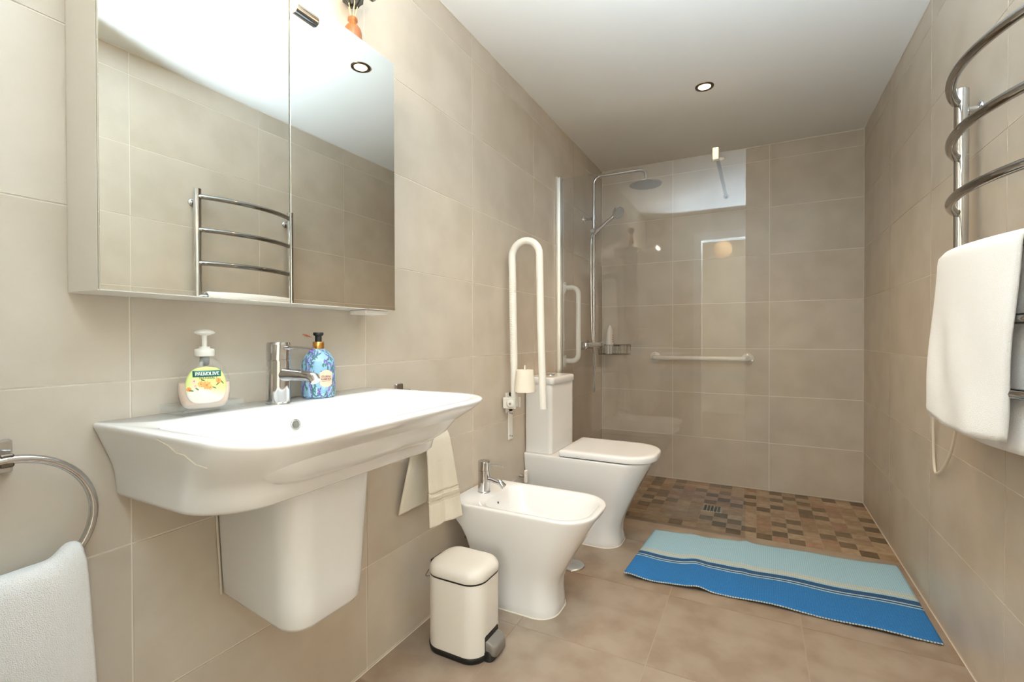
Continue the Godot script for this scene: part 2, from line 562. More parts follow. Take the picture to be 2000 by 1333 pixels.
func doorway_and_hall() -> void:
	var x0 := 0.516
	var x1 := 1.14
	var head := 1.945
	var back := -0.15
	var wf := shell("wall_front", MB.new().box(Vector3(0, 0, ZF + 0.0013), Vector3(x0, H, back), 0.0005).box(Vector3(x1, 0, ZF + 0.0013), Vector3(W, H, back), 0.0005).box(Vector3(x0, head, ZF + 0.0013), Vector3(x1, H, back), 0.0005), M.grout)
	var rows := spans(0.0, H, 0.0069, 0.3)
	tile_field(wf, "z", ZF, -1.0, spans(0.0, x0 - 0.055, 0.3, TW), rows)
	tile_field(wf, "z", ZF, -1.0, spans(x1 + 0.055, W, 0.3, TW), rows)
	tile_field(wf, "z", ZF, -1.0, spans(x0 - 0.055, x1 + 0.055, 0.3, TW), spans(head + 0.055, H, 0.0069, 0.3))
	var dr := shell("door_1", MB.new().box(Vector3(x0 - 0.06, 0, ZF - 0.012), Vector3(x0, head + 0.06, ZF), 0.002).box(Vector3(x1, 0, ZF - 0.012), Vector3(x1 + 0.06, head + 0.06, ZF), 0.002).box(Vector3(x0, head, ZF - 0.012), Vector3(x1, head + 0.06, ZF), 0.002), M.white_wood)
	part("lining", MB.new().box(Vector3(x0, 0, ZF - 0.004), Vector3(x0 + 0.012, head - 0.012, back), 0.001).box(Vector3(x1 - 0.012, 0, ZF - 0.004), Vector3(x1, head - 0.012, back), 0.001).box(Vector3(x0, head - 0.012, ZF - 0.004), Vector3(x1, head, back), 0.001), M.white_wood, dr)
	# the hall outside the bathroom door
	var z1 := 1.35
	shell("wall_hall_left", MB.new().box(Vector3(-0.42, 0, -0.15), Vector3(-0.3, H, z1), 0.001), M.hall_paint)
	shell("wall_hall_right", MB.new().box(Vector3(1.9, 0, -0.15), Vector3(2.02, H, z1), 0.001), M.hall_paint)
	shell("wall_hall_end", MB.new().box(Vector3(-0.42, 0, z1), Vector3(2.02, H, z1 + 0.12), 0.001), M.hall_paint)
	shell("wall_hall_front", MB.new().box(Vector3(-0.42, 0, -0.15), Vector3(-0.12, H, -0.03), 0.001).box(Vector3(W + 0.12, 0, -0.15), Vector3(2.02, H, -0.03), 0.001), M.hall_paint)
	shell("ceiling_hall", MB.new().box(Vector3(-0.42, H, -0.15), Vector3(2.02, H + 0.1, z1 + 0.12), 0.001), M.paint)
	shell("floor_hall", MB.new().box(Vector3(-0.42, -0.1, -0.15), Vector3(2.02, 0, z1 + 0.12), 0.001), M.floor_tile[0])
	# unseen window added in the hall for frontal fill through the door
	var added_win := shell("added_window_1", MB.new().box(Vector3(0.96, 0.6, z1 - 0.03), Vector3(1.0, 2.06, z1), 0.003).box(Vector3(1.76, 0.6, z1 - 0.03), Vector3(1.8, 2.06, z1), 0.003).box(Vector3(1.0, 0.6, z1 - 0.03), Vector3(1.76, 0.64, z1), 0.003).box(Vector3(1.0, 2.02, z1 - 0.03), Vector3(1.76, 2.06, z1), 0.003), M.white_wood)
	part("fill_pane", MB.new().box(Vector3(1.0, 0.64, z1 - 0.012), Vector3(1.76, 2.02, z1 - 0.004), 0.001), M.fill_glow, added_win)
	var hall_fill := AreaLight3D.new()
	hall_fill.name = "fill_light"
	hall_fill.area_size = Vector2(0.74, 1.36)
	hall_fill.position = Vector3(1.38, 1.33, z1 - 0.035)
	hall_fill.light_energy = 2.0
	hall_fill.light_color = Color(1.0, 0.965, 0.91)
	hall_fill.area_range = 9.0
	hall_fill.area_attenuation = 2.0
	hall_fill.shadow_enabled = true
	add_child(hall_fill)
	var at := Vector3(0.66, 2.0, 0.75)
	var t := thing("hall_lamp", "round warm globe lamp under the hall ceiling beyond the door", "lamp", at)
	var gm := SphereMesh.new()
	gm.radius = 0.1; gm.height = 0.2
	part("globe", gm, M.globe_glow, t)
	part("ceiling_rose", MB.new().lathe(Vector3(0, 0.09, 0), [[0.02, 0], [0.02, 0.09], [0.05, 0.1], [0.05, 0.114]]), M.white_plastic, t)
	var l := OmniLight3D.new()
	l.name = "hall_lamp_light"
	l.position = at
	l.light_energy = 0.3
	l.light_color = Color(1.0, 0.94, 0.84)
	l.light_size = 0.09
	l.omni_range = 9.0; l.omni_attenuation = 2.0
	l.shadow_enabled = true
	add_child(l)

func downlights() -> void:
	var labels := ["recessed round downlight over the shower beside the glass screen", "recessed round downlight in the ceiling between basin and toilet"]
	var k := 0
	for z in [-2.637, -1.738]:
		var t := thing("downlight", labels[k], "downlight", Vector3(0.79, H, z), "recessed ceiling downlights")
		part("bezel", MB.new().lathe(Vector3.ZERO, [[0.0285, 0.0], [0.0285, -0.002], [0.033, -0.005], [0.042, -0.004], [0.043, 0.0]], Vector3.UP, 32), M.bronze, t)
		part("lamp_face", MB.new().lathe(Vector3.ZERO, [[0.0283, -0.0005], [0.0283, -0.003]], Vector3.UP, 28), M.lens_glow, t)
		var s := SpotLight3D.new()
		s.name = "downlight_light"
		s.position = Vector3(0.79, H - 0.012, z)
		s.rotation = Vector3(-PI / 2, 0, 0)
		s.light_energy = 0.66
		s.light_color = Color(1.0, 0.82, 0.58)
		s.spot_angle = 58; s.spot_angle_attenuation = 1.0
		s.light_size = 0.027
		s.spot_range = 9.0; s.spot_attenuation = 2.0
		s.shadow_enabled = true
		add_child(s)
		k += 1

# ------------------------------------------------------------------ mirror cabinet
func cabinet_and_lamp() -> void:
	var y0 := 1.061
	var y1 := 1.756
	var za := -1.189
	var zb := -0.514
	var zm := -0.853
	var t := thing("mirror_cabinet", "wall-hung bathroom cabinet with two mirror doors above the basin", "cabinet", Vector3(0, y0, zm))
	var h := y1 - y0
	part("body", MB.new().box(Vector3(0.001, 0, za - zm + 0.002), Vector3(0.1045, h, zb - zm), 0.001), M.cab, t)
	for e in [[za - zm, -0.0018], [0.0018, zb - zm]]:
		var d := part("door", MB.new().box(Vector3(0.1048, 0.002, e[0]), Vector3(0.107, h, e[1]), 0.0005), M.edge, t)
		part("mirror", MB.new().box(Vector3(0.107, 0.0005, e[0]), Vector3(0.112, h + 0.0005, e[1]), 0.0006), M.mirror, d)
	part("finger_pull", MB.new().box(Vector3(0.03, -0.012, za - zm + 0.004), Vector3(0.09, -0.0005, za - zm + 0.09), 0.002), M.cab, t)
	# tube lamp on top of the cabinet
	var lx := 0.212
	var ly := 1.797
	var l := thing("mirror_lamp", "chrome capped tube lamp on top of the mirror cabinet", "lamp", Vector3(0.05, y1, zm))
	var off := Vector3(lx - 0.05, ly - y1, 0)
	part("bracket", MB.new().box(Vector3(-0.03, 0, -0.03), Vector3(0.035, 0.016, 0.03), 0.003), M.chrome, l)
	part("arm", MB.new().tube([Vector3(0, 0.016, 0), Vector3(0.02, 0.038, 0), Vector3(0.06, 0.046, 0), off], 0.006), M.chrome, l)
	part("lamp_tube", MB.new().tube([off + Vector3(0, 0, -0.092), off + Vector3(0, 0, 0.092)], 0.0125, 20), M.tube_glow, l)
	for s in [-1, 1]:
		part("end_cap", MB.new().lathe(off + Vector3(0, 0, 0.090 * s), [[0.0138, 0], [0.0145, 0.002], [0.0145, 0.062], [0.013, 0.065]], Vector3(0, 0, s), 24, [2, 3, 4]), M.chrome, l)
	for z in [-0.06, 0.0, 0.06]:
		var o := OmniLight3D.new()
		o.name = "mirror_lamp_light"
		o.position = Vector3(lx, ly, zm + z)
		o.light_energy = 0.06
		o.light_color = Color(1.0, 0.93, 0.82)
		o.light_size = 0.012
		o.omni_range = 9.0; o.omni_attenuation = 2.0
		o.shadow_enabled = true
		add_child(o)
	# reed diffuser
	var b := thing("reed_diffuser", "small amber glass bottle with reeds and a dark flower on the cabinet", "diffuser", Vector3(0.038, y1, -1.108))
	part("bottle", MB.new().lathe(Vector3.ZERO, [[0.021, 0], [0.024, 0.003], [0.024, 0.062], [0.022, 0.072], [0.015, 0.082], [0.0105, 0.086], [0.0105, 0.092], [0.013, 0.094], [0.013, 0.102], [0.0095, 0.104]]), M.amber, b)
	part("oil", MB.new().lathe(Vector3(0, 0.003, 0), [[0.0205, 0], [0.0215, 0.002], [0.0215, 0.045]]), M.oil, b)
	part("paper_label", MB.new().lathe(Vector3(0, 0.008, 0), [[0.0243, 0], [0.0246, 0.001], [0.0246, 0.03], [0.0243, 0.031]]), M.paper, b)
	for k in 5:
		var a := TAU * k / 5.0 + 0.4
		part("reed", MB.new().tube([Vector3(0, 0.02, 0), Vector3(cos(a) * 0.004, 0.1, sin(a) * 0.004), Vector3(cos(a) * 0.028, 0.205, sin(a) * 0.028)], 0.0013, 6), M.reed, b)
	var fm := MB.new()
	for ring in 3:
		for k in 7:
			var a := TAU * (k + 0.5 * ring) / 7.0
			var rad := 0.006 + 0.006 * ring
			var c := Vector3(cos(a) * rad * 0.5, 0.148 + 0.006 * (2 - ring), sin(a) * rad * 0.5)
			fm.tube([c + Vector3(0, -0.012, 0), c + Vector3(cos(a) * rad * 0.6, 0.004, sin(a) * rad * 0.6), c + Vector3(cos(a) * rad * 1.0, 0.022, sin(a) * rad * 1.0)], [0.003, 0.0085, 0.003], 8)
	part("flower", fm, M.petal, b)

# ------------------------------------------------------------------ basin
func basin() -> void:
	var z0 := -1.195
	var z1 := -0.545
	var zm := -0.87
	var t := thing("wash_basin", "large white ceramic wall basin with chrome mixer tap and shallow rectangular bowl", "basin", Vector3(0, 0, zm))
	var R := []
	var A := 0.003
	for e in [[0.7045, 0.296, 0.290, 0.10], [0.7055, 0.302, 0.292, 0.10], [0.712, 0.312, 0.294, 0.105], [0.73, 0.318, 0.295, 0.108], [0.748, 0.328, 0.297, 0.11], [0.762, 0.343, 0.3, 0.112], [0.785, 0.378, 0.308, 0.112], [0.806, 0.41, 0.316, 0.112], [0.82, 0.431, 0.321, 0.112], [0.828, 0.4405, 0.3245, 0.112], [0.832, 0.444, 0.3262, 0.112], [0.8365, 0.4445, 0.3265, 0.112], [0.839, 0.442, 0.325, 0.111], [0.8398, 0.438, 0.322, 0.109]]:
		R.append(rr(A, e[1], -e[2], e[2], e[0], 0.006, e[3]))
	# inner edge and bowl
	for e in [[0.8395, 0.118, 0.421, 0.303, 0.05, 0.096], [0.838, 0.121, 0.4175, 0.299, 0.05, 0.093], [0.832, 0.124, 0.413, 0.294, 0.05, 0.09], [0.80, 0.131, 0.397, 0.277, 0.055, 0.085], [0.765, 0.142, 0.375, 0.252, 0.06, 0.08], [0.745, 0.16, 0.35, 0.225, 0.06, 0.075], [0.737, 0.18, 0.325, 0.19, 0.06, 0.07], [0.734, 0.215, 0.29, 0.06, 0.03, 0.03]]:
		R.append(rr(e[1], e[2], -e[3], e[3], e[0], e[4], e[5]))
	var body := part("bowl", MB.new().loft(R), M.ceramic, t)
	# overflow
	var ov := Vector3(0.136, 0.797, 0.024)
	part("overflow_hole", MB.new().lathe(ov - Vector3(0.004, 0, 0), [[0.0105, 0.0], [0.0115, 0.004], [0.0085, 0.0048], [0.008, 0.003]], Vector3(1, 0.25, 0).normalized(), 20), M.steel, body)
	part("overflow_opening", MB.new().lathe(ov, [[0.0078, 0.0], [0.0078, 0.0009]], Vector3(1, 0.25, 0).normalized(), 18), M.grey_plastic, body)
	part("drain", MB.new().lathe(Vector3(0.25, 0.7342, 0), [[0.03, 0], [0.031, 0.002], [0.024, 0.005], [0.004, 0.006]]), M.chrome, body)
	# mended crack in the glaze on the side by the door
	part("crack", MB.new().tube([Vector3(0.205, 0.832, 0.3258), Vector3(0.235, 0.824, 0.3235), Vector3(0.25, 0.813, 0.3195), Vector3(0.27, 0.812, 0.319), Vector3(0.29, 0.8, 0.3145), Vector3(0.315, 0.797, 0.3125)], 0.0008, 6), M.paper, body)
	tap(t, Vector3(0.077, 0.8385, 0.022), 0.0245, 0.137, 0.125, true)
	var p := thing("basin_pedestal", "white ceramic half pedestal on the wall beneath the basin", "pedestal", Vector3(0, 0.4, -0.866))
	var P := []
	for e in [[0.0, 0.21, 0.088, 0.045], [0.003, 0.222, 0.096, 0.048], [0.012, 0.228, 0.1, 0.05], [0.06, 0.232, 0.103, 0.052], [0.2, 0.241, 0.109, 0.055], [0.27, 0.246, 0.112, 0.056], [0.3035, 0.248, 0.114, 0.056]]:
		P.append(rr(0.003, e[1], -e[2], e[2], e[0] + 0.03 * (1.0 - e[0] / 0.3035), 0.004, e[3], -0.034 * (1.0 - e[0] / 0.3035)))
	part("shroud", MB.new().loft(P), M.ceramic, p)
	for k in [-1, 1]:
		part("sealant", MB.new().tube([Vector3(0.0025, 0.036, 0.103 * k), Vector3(0.0025, 0.3, 0.117 * k)], 0.0025, 6), M.grout, p)

# single-lever chrome tap; its spout and lever point away from the wall
func tap(parent: Node3D, at: Vector3, r: float, h: float, reach: float, big: bool) -> void:
	var b := part("tap", MB.new().lathe(at, [[r * 1.06, 0], [r * 1.06, 0.004], [r, 0.006], [r, h * 0.70], [r * 0.96, h * 0.705], [r * 0.96, h * 0.715], [r, h * 0.72], [r, h * 0.965], [r * 0.93, h]], Vector3.UP, 32, [2, 3, 4, 5, 6, 7, 8, 9]), M.chrome, parent, "chrome single-lever mixer tap")
	if big:
		part("spout", MB.new().tube([at + Vector3(r * 0.5, h * 0.475, 0), at + Vector3(r + 0.02, h * 0.485, 0), at + Vector3(reach - 0.025, h * 0.47, 0), at + Vector3(reach - 0.012, h * 0.455, 0), at + Vector3(reach - 0.006, h * 0.4, 0)], [0.0155, 0.0125, 0.011, 0.0115, 0.011], 18), M.chrome, b)
	else:
		part("spout", MB.new().tube([at + Vector3(r * 0.5, h * 0.42, 0), at + Vector3(r + 0.015, h * 0.42, 0), at + Vector3(reach - 0.03, h * 0.36, 0)], [0.011, 0.009, 0.009], 16), M.chrome, b)
		part("nozzle", MB.new().tube([at + Vector3(reach - 0.032, h * 0.4, 0), at + Vector3(reach - 0.012, h * 0.27, 0), at + Vector3(reach - 0.01, h * 0.255, 0)], [0.011, 0.012, 0.01], 18), M.chrome, b)
	part("lever", MB.new().tube([at + Vector3(r * 0.7, h * 0.91, 0), at + Vector3(r + 0.03, h * 0.92, 0), at + Vector3(reach - 0.01, h * 0.9, 0)], [0.0045, 0.003, 0.0028], 10), M.chrome, b)

# ------------------------------------------------------------------ bidet and toilet
func bidet() -> void:
	var zm := -1.745
	var t := thing("bidet", "white ceramic floor-standing bidet with chrome tap between basin and toilet", "bidet", Vector3(0, 0, zm))
	var R := []
	# height, wall-side x, front x, half width, front radius
	for e in [[0.0, 0.1, 0.394, 0.096, 0.075], [0.004, 0.1, 0.396, 0.098, 0.076], [0.03, 0.1, 0.394, 0.097, 0.075], [0.075, 0.095, 0.391, 0.097, 0.075], [0.11, 0.09, 0.394, 0.1, 0.077], [0.14, 0.085, 0.405, 0.105, 0.08], [0.19, 0.078, 0.433, 0.117, 0.088], [0.25, 0.066, 0.468, 0.132, 0.098], [0.29, 0.05, 0.492, 0.142, 0.105], [0.32, 0.028, 0.51, 0.149, 0.11], [0.345, 0.012, 0.526, 0.155, 0.114], [0.365, 0.005, 0.538, 0.159, 0.118], [0.374, 0.004, 0.543, 0.161, 0.12], [0.379, 0.004, 0.543, 0.161, 0.12], [0.3815, 0.006, 0.5405, 0.159, 0.118], [0.382, 0.009, 0.537, 0.156, 0.116]]:
		R.append(rr(e[1], e[2], -e[3], e[3], e[0], 0.012, e[4]))
	for e in [[0.3815, 0.128, 0.523, 0.143, 0.06, 0.105], [0.379, 0.131, 0.519, 0.139, 0.06, 0.102], [0.35, 0.14, 0.505, 0.13, 0.06, 0.095], [0.31, 0.155, 0.48, 0.115, 0.06, 0.088], [0.275, 0.18, 0.445, 0.092, 0.06, 0.08], [0.262, 0.22, 0.40, 0.06, 0.05, 0.055], [0.258, 0.27, 0.35, 0.03, 0.028, 0.028]]:
		R.append(rr(e[1], e[2], -e[3], e[3], e[0], e[4], e[5]))
	var b := part("pan", MB.new().loft(R), M.ceramic, t)
	part("overflow_slot", MB.new().lathe(Vector3(0.137, 0.35, 0.012), [[0.0045, 0], [0.0045, 0.004], [0.003, 0.0045]], Vector3(1, 0.3, 0).normalized(), 14), M.slot, b)
	part("drain", MB.new().lathe(Vector3(0.31, 0.258, 0), [[0.022, 0], [0.022, 0.002], [0.004, 0.003]]), M.chrome, b)
	part("sealant", MB.new().loft([rr(0.098, 0.3985, -0.1005, 0.1005, 0.0, 0.012, 0.077), rr(0.099, 0.3975, -0.0995, 0.0995, 0.0025, 0.012, 0.076)]), M.grout, t)
	part("supply_hose", MB.new().tube([Vector3(0.002, 0.2, 0.03), Vector3(0.03, 0.2, 0.035), Vector3(0.05, 0.24, 0.04), Vector3(0.07, 0.29, 0.035)], 0.006, 8), M.steel, t)
	tap(t, Vector3(0.075, 0.3815, 0.008), 0.0235, 0.122, 0.1, false)

func toilet() -> void:
	var zm := -2.405
	var t := thing("toilet", "white close-coupled ceramic toilet with closed lid and square cistern", "toilet", Vector3(0, 0, zm))
	var R := []
	for e in [[0.0, 0.448, 0.11, 0.085], [0.004, 0.45, 0.112, 0.086], [0.02, 0.449, 0.1115, 0.086], [0.05, 0.443, 0.111, 0.085], [0.09, 0.446, 0.113, 0.086], [0.13, 0.458, 0.118, 0.09], [0.19, 0.484, 0.129, 0.098], [0.25, 0.513, 0.142, 0.106], [0.31, 0.543, 0.154, 0.114], [0.36, 0.57, 0.163, 0.12], [0.395, 0.588, 0.1685, 0.124], [0.41, 0.594, 0.17, 0.126], [0.416, 0.593, 0.169, 0.126], [0.417, 0.589, 0.166, 0.123]]:
		var q := clampf((e[0] - 0.18) / 0.2, 0, 1)
		var back := lerpf(0.11, e[2], q)
		R.append(rr(0.003, e[1], -e[2], e[2], e[0], 0.008, e[3]))
	part("pan", MB.new().loft(R), M.ceramic, t)
	part("seat_gap_shade", MB.new().loft([rr(0.2, 0.594, -0.158, 0.158, 0.417, 0.012, 0.12), rr(0.2, 0.594, -0.158, 0.158, 0.4226, 0.012, 0.12)]), M.black, t, "black filler painting the shade in the gap under the toilet seat")  # black insert paints the shade between seat and pan
	var l := []
	for e in [[0.4225, 0.0005], [0.4235, 0.0], [0.441, 0.0], [0.4465, 0.002], [0.4492, 0.006], [0.4505, 0.012], [0.4512, 0.03]]:
		l.append(rr(0.185 + e[1], 0.618 - e[1], -0.17 + e[1], 0.17 - e[1], e[0], 0.012, 0.132 - e[1]))
	part("lid", MB.new().loft(l), M.seat, t)
	var c := []
	for e in [[0.4172, 0.003], [0.419, 0.001], [0.424, 0.0], [0.55, -0.0005], [0.70, -0.001], [0.752, -0.001], [0.7545, -0.0005]]:
		c.append(rr(0.003, 0.143 - e[1], -0.152 + e[1], 0.152 - e[1], e[0], 0.01, 0.018))
	var cis := part("cistern", MB.new().loft(c), M.ceramic, t)
	var k := []
	for e in [[0.7552, 0.0025], [0.757, 0.0], [0.782, 0.0], [0.787, 0.002], [0.7895, 0.007], [0.79, 0.014]]:
		k.append(rr(0.003, 0.152 - e[1], -0.157 + e[1], 0.157 - e[1], e[0], 0.01, 0.024))
	var lid := part("cistern_lid", MB.new().loft(k), M.ceramic, cis)
	part("flush_button", MB.new().lathe(Vector3(0.075, 0.789, 0.0), [[0.023, 0], [0.023, 0.004], [0.02, 0.006], [0.004, 0.006]]), M.chrome, cis)
	part("seat_hinge", MB.new().tube([Vector3(0.178, 0.422, -0.12), Vector3(0.178, 0.422, 0.12)], 0.005, 10), M.seat, t)
	part("sealant", MB.new().loft([rr(0.003, 0.4525, -0.1145, 0.1145, 0.0, 0.008, 0.087), rr(0.003, 0.4515, -0.1135, 0.1135, 0.0025, 0.008, 0.086)]), M.grout, t)

# ------------------------------------------------------------------ shower
func shower() -> void:
	var t := thing("shower_screen", "clear fixed glass shower screen with chrome wall profile beside the toilet", "shower screen", Vector3(0, 0, GLASS_Z))
	part("pane", MB.new().box(Vector3(0.012, 0.001, -0.004), Vector3(0.97, 1.897, 0.004), 0.0006), M.glass, t)
	part("wall_profile", MB.new().box(Vector3(0.0005, 0.001, -0.012), Vector3(0.0115, 1.9, 0.05), 0.0015).box(Vector3(0.0115, 0.001, 0.0045), Vector3(0.02, 1.9, 0.03), 0.001).box(Vector3(0.0115, 0.001, -0.012), Vector3(0.02, 1.9, -0.0045), 0.001), M.aluminium, t)  # real profile, widened forward to paint the bright reflection on the tile
	var c := part("clamp", MB.new().box(Vector3(0.822, 1.862, 0.0042), Vector3(0.85, 1.922, 0.016), 0.003).box(Vector3(0.822, 1.898, -0.03), Vector3(0.85, 1.922, 0.0042), 0.003).box(Vector3(0.822, 1.862, -0.016), Vector3(0.85, 1.898, -0.0042), 0.002), M.rail_white, t)
	part("support_bar", MB.new().tube([Vector3(0.836, 1.908, -0.03), Vector3(0.836, 1.908, -D - GLASS_Z + 0.004)], 0.0105, 14), M.dark_chrome, t)
	part("wall_socket", MB.new().lathe(Vector3(0.836, 1.908, -D - GLASS_Z + 0.001), [[0.017, 0], [0.017, 0.006], [0.012, 0.01]], Vector3(0, 0, 1)), M.steel, t)
	# column
	var zr := -3.15
	var q := thing("shower_column", "chrome shower column with round rain head in the shower corner", "shower", Vector3(0.0, 0.0, zr))
	var arc := [Vector3(0.07, 0.94, 0)]
	arc.append(Vector3(0.07, 1.97, 0))
	for k in range(1, 9):
		var a := PI - PI / 2 * k / 8.0
		arc.append(Vector3(0.12 + cos(a) * 0.05, 1.98 + sin(a) * 0.05, 0))
	arc.append(Vector3(0.34, 2.03, 0))
	for k in range(1, 9):
		var a := PI / 2 - PI / 2 * k / 8.0
		arc.append(Vector3(0.365 + cos(a) * 0.04, 1.99 + sin(a) * 0.04, 0))
	arc.append(Vector3(0.405, 1.955, 0))
	part("riser", MB.new().tube(arc, 0.0108, 16), M.chrome, q)
	var hd := part("rain_head", MB.new().lathe(Vector3(0.402, 1.93, 0), [[0.096, 0.0], [0.1, 0.003], [0.1, 0.006], [0.09, 0.009], [0.045, 0.013], [0.022, 0.02], [0.018, 0.03]], Vector3.UP, 40), M.chrome, q)
	part("nozzle_plate", MB.new().lathe(Vector3(0.402, 1.9285, 0), [[0.09, 0.0], [0.094, 0.0012]], Vector3.UP, 36), M.nozzle, hd)
	part("wall_bracket", MB.new().tube([Vector3(0.001, 1.76, 0), Vector3(0.07, 1.76, 0)], 0.009, 14).lathe(Vector3(0.001, 1.76, 0), [[0.024, 0], [0.024, 0.006], [0.014, 0.012]], Vector3.RIGHT).lathe(Vector3(0.07, 1.745, 0), [[0.0145, 0], [0.0145, 0.03]]), M.chrome, q)
	part("slider", MB.new().lathe(Vector3(0.07, 1.652, 0), [[0.014, 0], [0.018, 0.004], [0.018, 0.04], [0.014, 0.044]]).lathe(Vector3(0.07, 1.674, 0.016), [[0.012, 0], [0.016, 0.004], [0.016, 0.02], [0.012, 0.024]], Vector3(0, 0, 1)).lathe(Vector3(0.084, 1.672, 0), [[0.012, 0], [0.014, 0.022]], Vector3(0.75, 0.6, 0).normalized()), M.chrome, q)
	var mix := part("mixer", MB.new().tube([Vector3(0.062, 0.93, -0.13), Vector3(0.062, 0.93, 0.13)], 0.021, 20).tube([Vector3(0.001, 0.93, -0.075), Vector3(0.06, 0.93, -0.075)], 0.016).tube([Vector3(0.001, 0.93, 0.075), Vector3(0.06, 0.93, 0.075)], 0.016).lathe(Vector3(0.001, 0.93, 0.075), [[0.032, 0], [0.03, 0.008], [0.018, 0.014]], Vector3.RIGHT).lathe(Vector3(0.001, 0.93, -0.075), [[0.032, 0], [0.03, 0.008], [0.018, 0.014]], Vector3.RIGHT), M.chrome, q)
	for s in [-1, 1]:
		part("handle", MB.new().lathe(Vector3(0.062, 0.93, 0.132 * s), [[0.02, 0], [0.026, 0.003], [0.026, 0.045], [0.022, 0.05], [0.006, 0.052]], Vector3(0, 0, s), 24), M.chrome, mix)
	var hose := []
	for p in [Vector3(0.075, 1.664, 0.004), Vector3(0.066, 1.64, 0.024), Vector3(0.06, 1.55, 0.03), Vector3(0.062, 1.2, 0.03), Vector3(0.07, 0.98, 0.034), Vector3(0.082, 0.85, 0.02), Vector3(0.08, 0.70, 0.014), Vector3(0.074, 0.64, 0.006), Vector3(0.068, 0.628, -0.002), Vector3(0.064, 0.645, -0.01), Vector3(0.062, 0.72, -0.013), Vector3(0.062, 0.91, -0.012)]:
		hose.append(p)
	part("hose", MB.new().tube(smooth_path(hose, 6), 0.0075, 10), M.chrome, q)
	# hand shower
	var hs := thing("hand_shower", "chrome hand shower in its slider holder on the shower column", "hand shower", Vector3(0.0, 0.0, zr))
	var dirv := Vector3(0.80, 0.60, 0).normalized()
	var base := Vector3(0.098, 1.683, 0)
	part("handle", MB.new().tube([base - dirv * 0.03, base + dirv * 0.02, base + dirv * 0.12, base + dirv * 0.165], [0.0115, 0.012, 0.013, 0.014], 16), M.chrome, hs)
	var face := Vector3(0.62, -0.55, 0.56).normalized()
	var head := part("head", MB.new().lathe(base + dirv * 0.165 - face * 0.012, [[0.012, -0.006], [0.034, 0.0], [0.0385, 0.012], [0.0385, 0.02], [0.036, 0.024]], face, 30), M.chrome, hs)
	part("nozzle_plate", MB.new().lathe(base + dirv * 0.165 + face * 0.0122, [[0.034, 0], [0.032, 0.0015]], face, 28), M.nozzle, head)
	# white grab bars
	grab_bar(Vector3(0, 1.278, -2.806), Vector3(0, 0.843, -2.806), Vector3.RIGHT, 0.085, "white tubular grab bar fixed upright on the wall behind the glass")
	grab_bar(Vector3(0.383, 0.842, -D), Vector3(0.967, 0.842, -D), Vector3(0, 0, 1), 0.07, "white tubular grab bar fixed level on the shower end wall")
	# corner basket and the bottle in it
	var k := thing("wire_basket", "chrome wire basket in the shower corner holding a bottle", "basket", Vector3(0.012, 0.862, -3.555))
	var bw := MB.new()
	for y in [0.0, 0.066]:
		bw.tube([Vector3(0, y, 0), Vector3(0.2, y, 0), Vector3(0.2, y, 0.11), Vector3(0, y, 0.11), Vector3(0, y, 0.0)], 0.0025, 8)
	part("frame", bw, M.dark_chrome, k)
	for i in 11:
		var x := 0.02 * i
		part("wire", MB.new().tube([Vector3(x, 0.066, 0.11), Vector3(x, 0.0, 0.11), Vector3(x, 0.0, 0.0), Vector3(x, 0.066, 0.0)], 0.0014, 6), M.dark_chrome, k)
	part("hook", MB.new().box(Vector3(0.08, 0.056, -0.014), Vector3(0.12, 0.066, -0.002), 0.002), M.dark_chrome, k)
	var sb := thing("shampoo_bottle", "white shampoo bottle with red lettering in the shower basket", "bottle", Vector3(0.075, 0.864, -3.49))
	var S := []
	for e in [[0.0, 0.022, 0.03, 0.0], [0.004, 0.025, 0.033, 0.0], [0.08, 0.026, 0.035, 0.002], [0.14, 0.024, 0.031, 0.004], [0.18, 0.019, 0.023, 0.006], [0.198, 0.012, 0.015, 0.007], [0.205, 0.004, 0.006, 0.007]]:
		var ring := PackedVector3Array()
		for i in 28:
			var a := TAU * i / 28.0
			ring.append(Vector3(cos(a) * e[1] + e[3], e[0], sin(a) * e[2]))
		S.append(ring)
	part("body", MB.new().loft(S), M.white_plastic, sb)
	for e in [[0.13, 0.012], [0.115, 0.016], [0.1, 0.018], [0.085, 0.014]]:
		part("lettering", MB.new().box(Vector3(0.0235, e[0], -e[1] * 0.5 + 0.006), Vector3(0.0292, e[0] + 0.006, e[1] * 0.5 + 0.006), 0.0004), M.red_ink, sb)
	var dr := thing("shower_drain", "small square dark metal drain grate in the mosaic shower floor", "drain", Vector3(0.795, 0.0, -3.075))
	part("frame", MB.new().box(Vector3(-0.052, -0.003, -0.052), Vector3(0.052, 0.001, 0.052), 0.001), M.steel, dr)
	for i in 5:
		part("slat", MB.new().box(Vector3(-0.044 + 0.018 * i, 0.001, -0.044), Vector3(-0.032 + 0.018 * i, 0.0022, 0.044), 0.0005), M.black, dr)

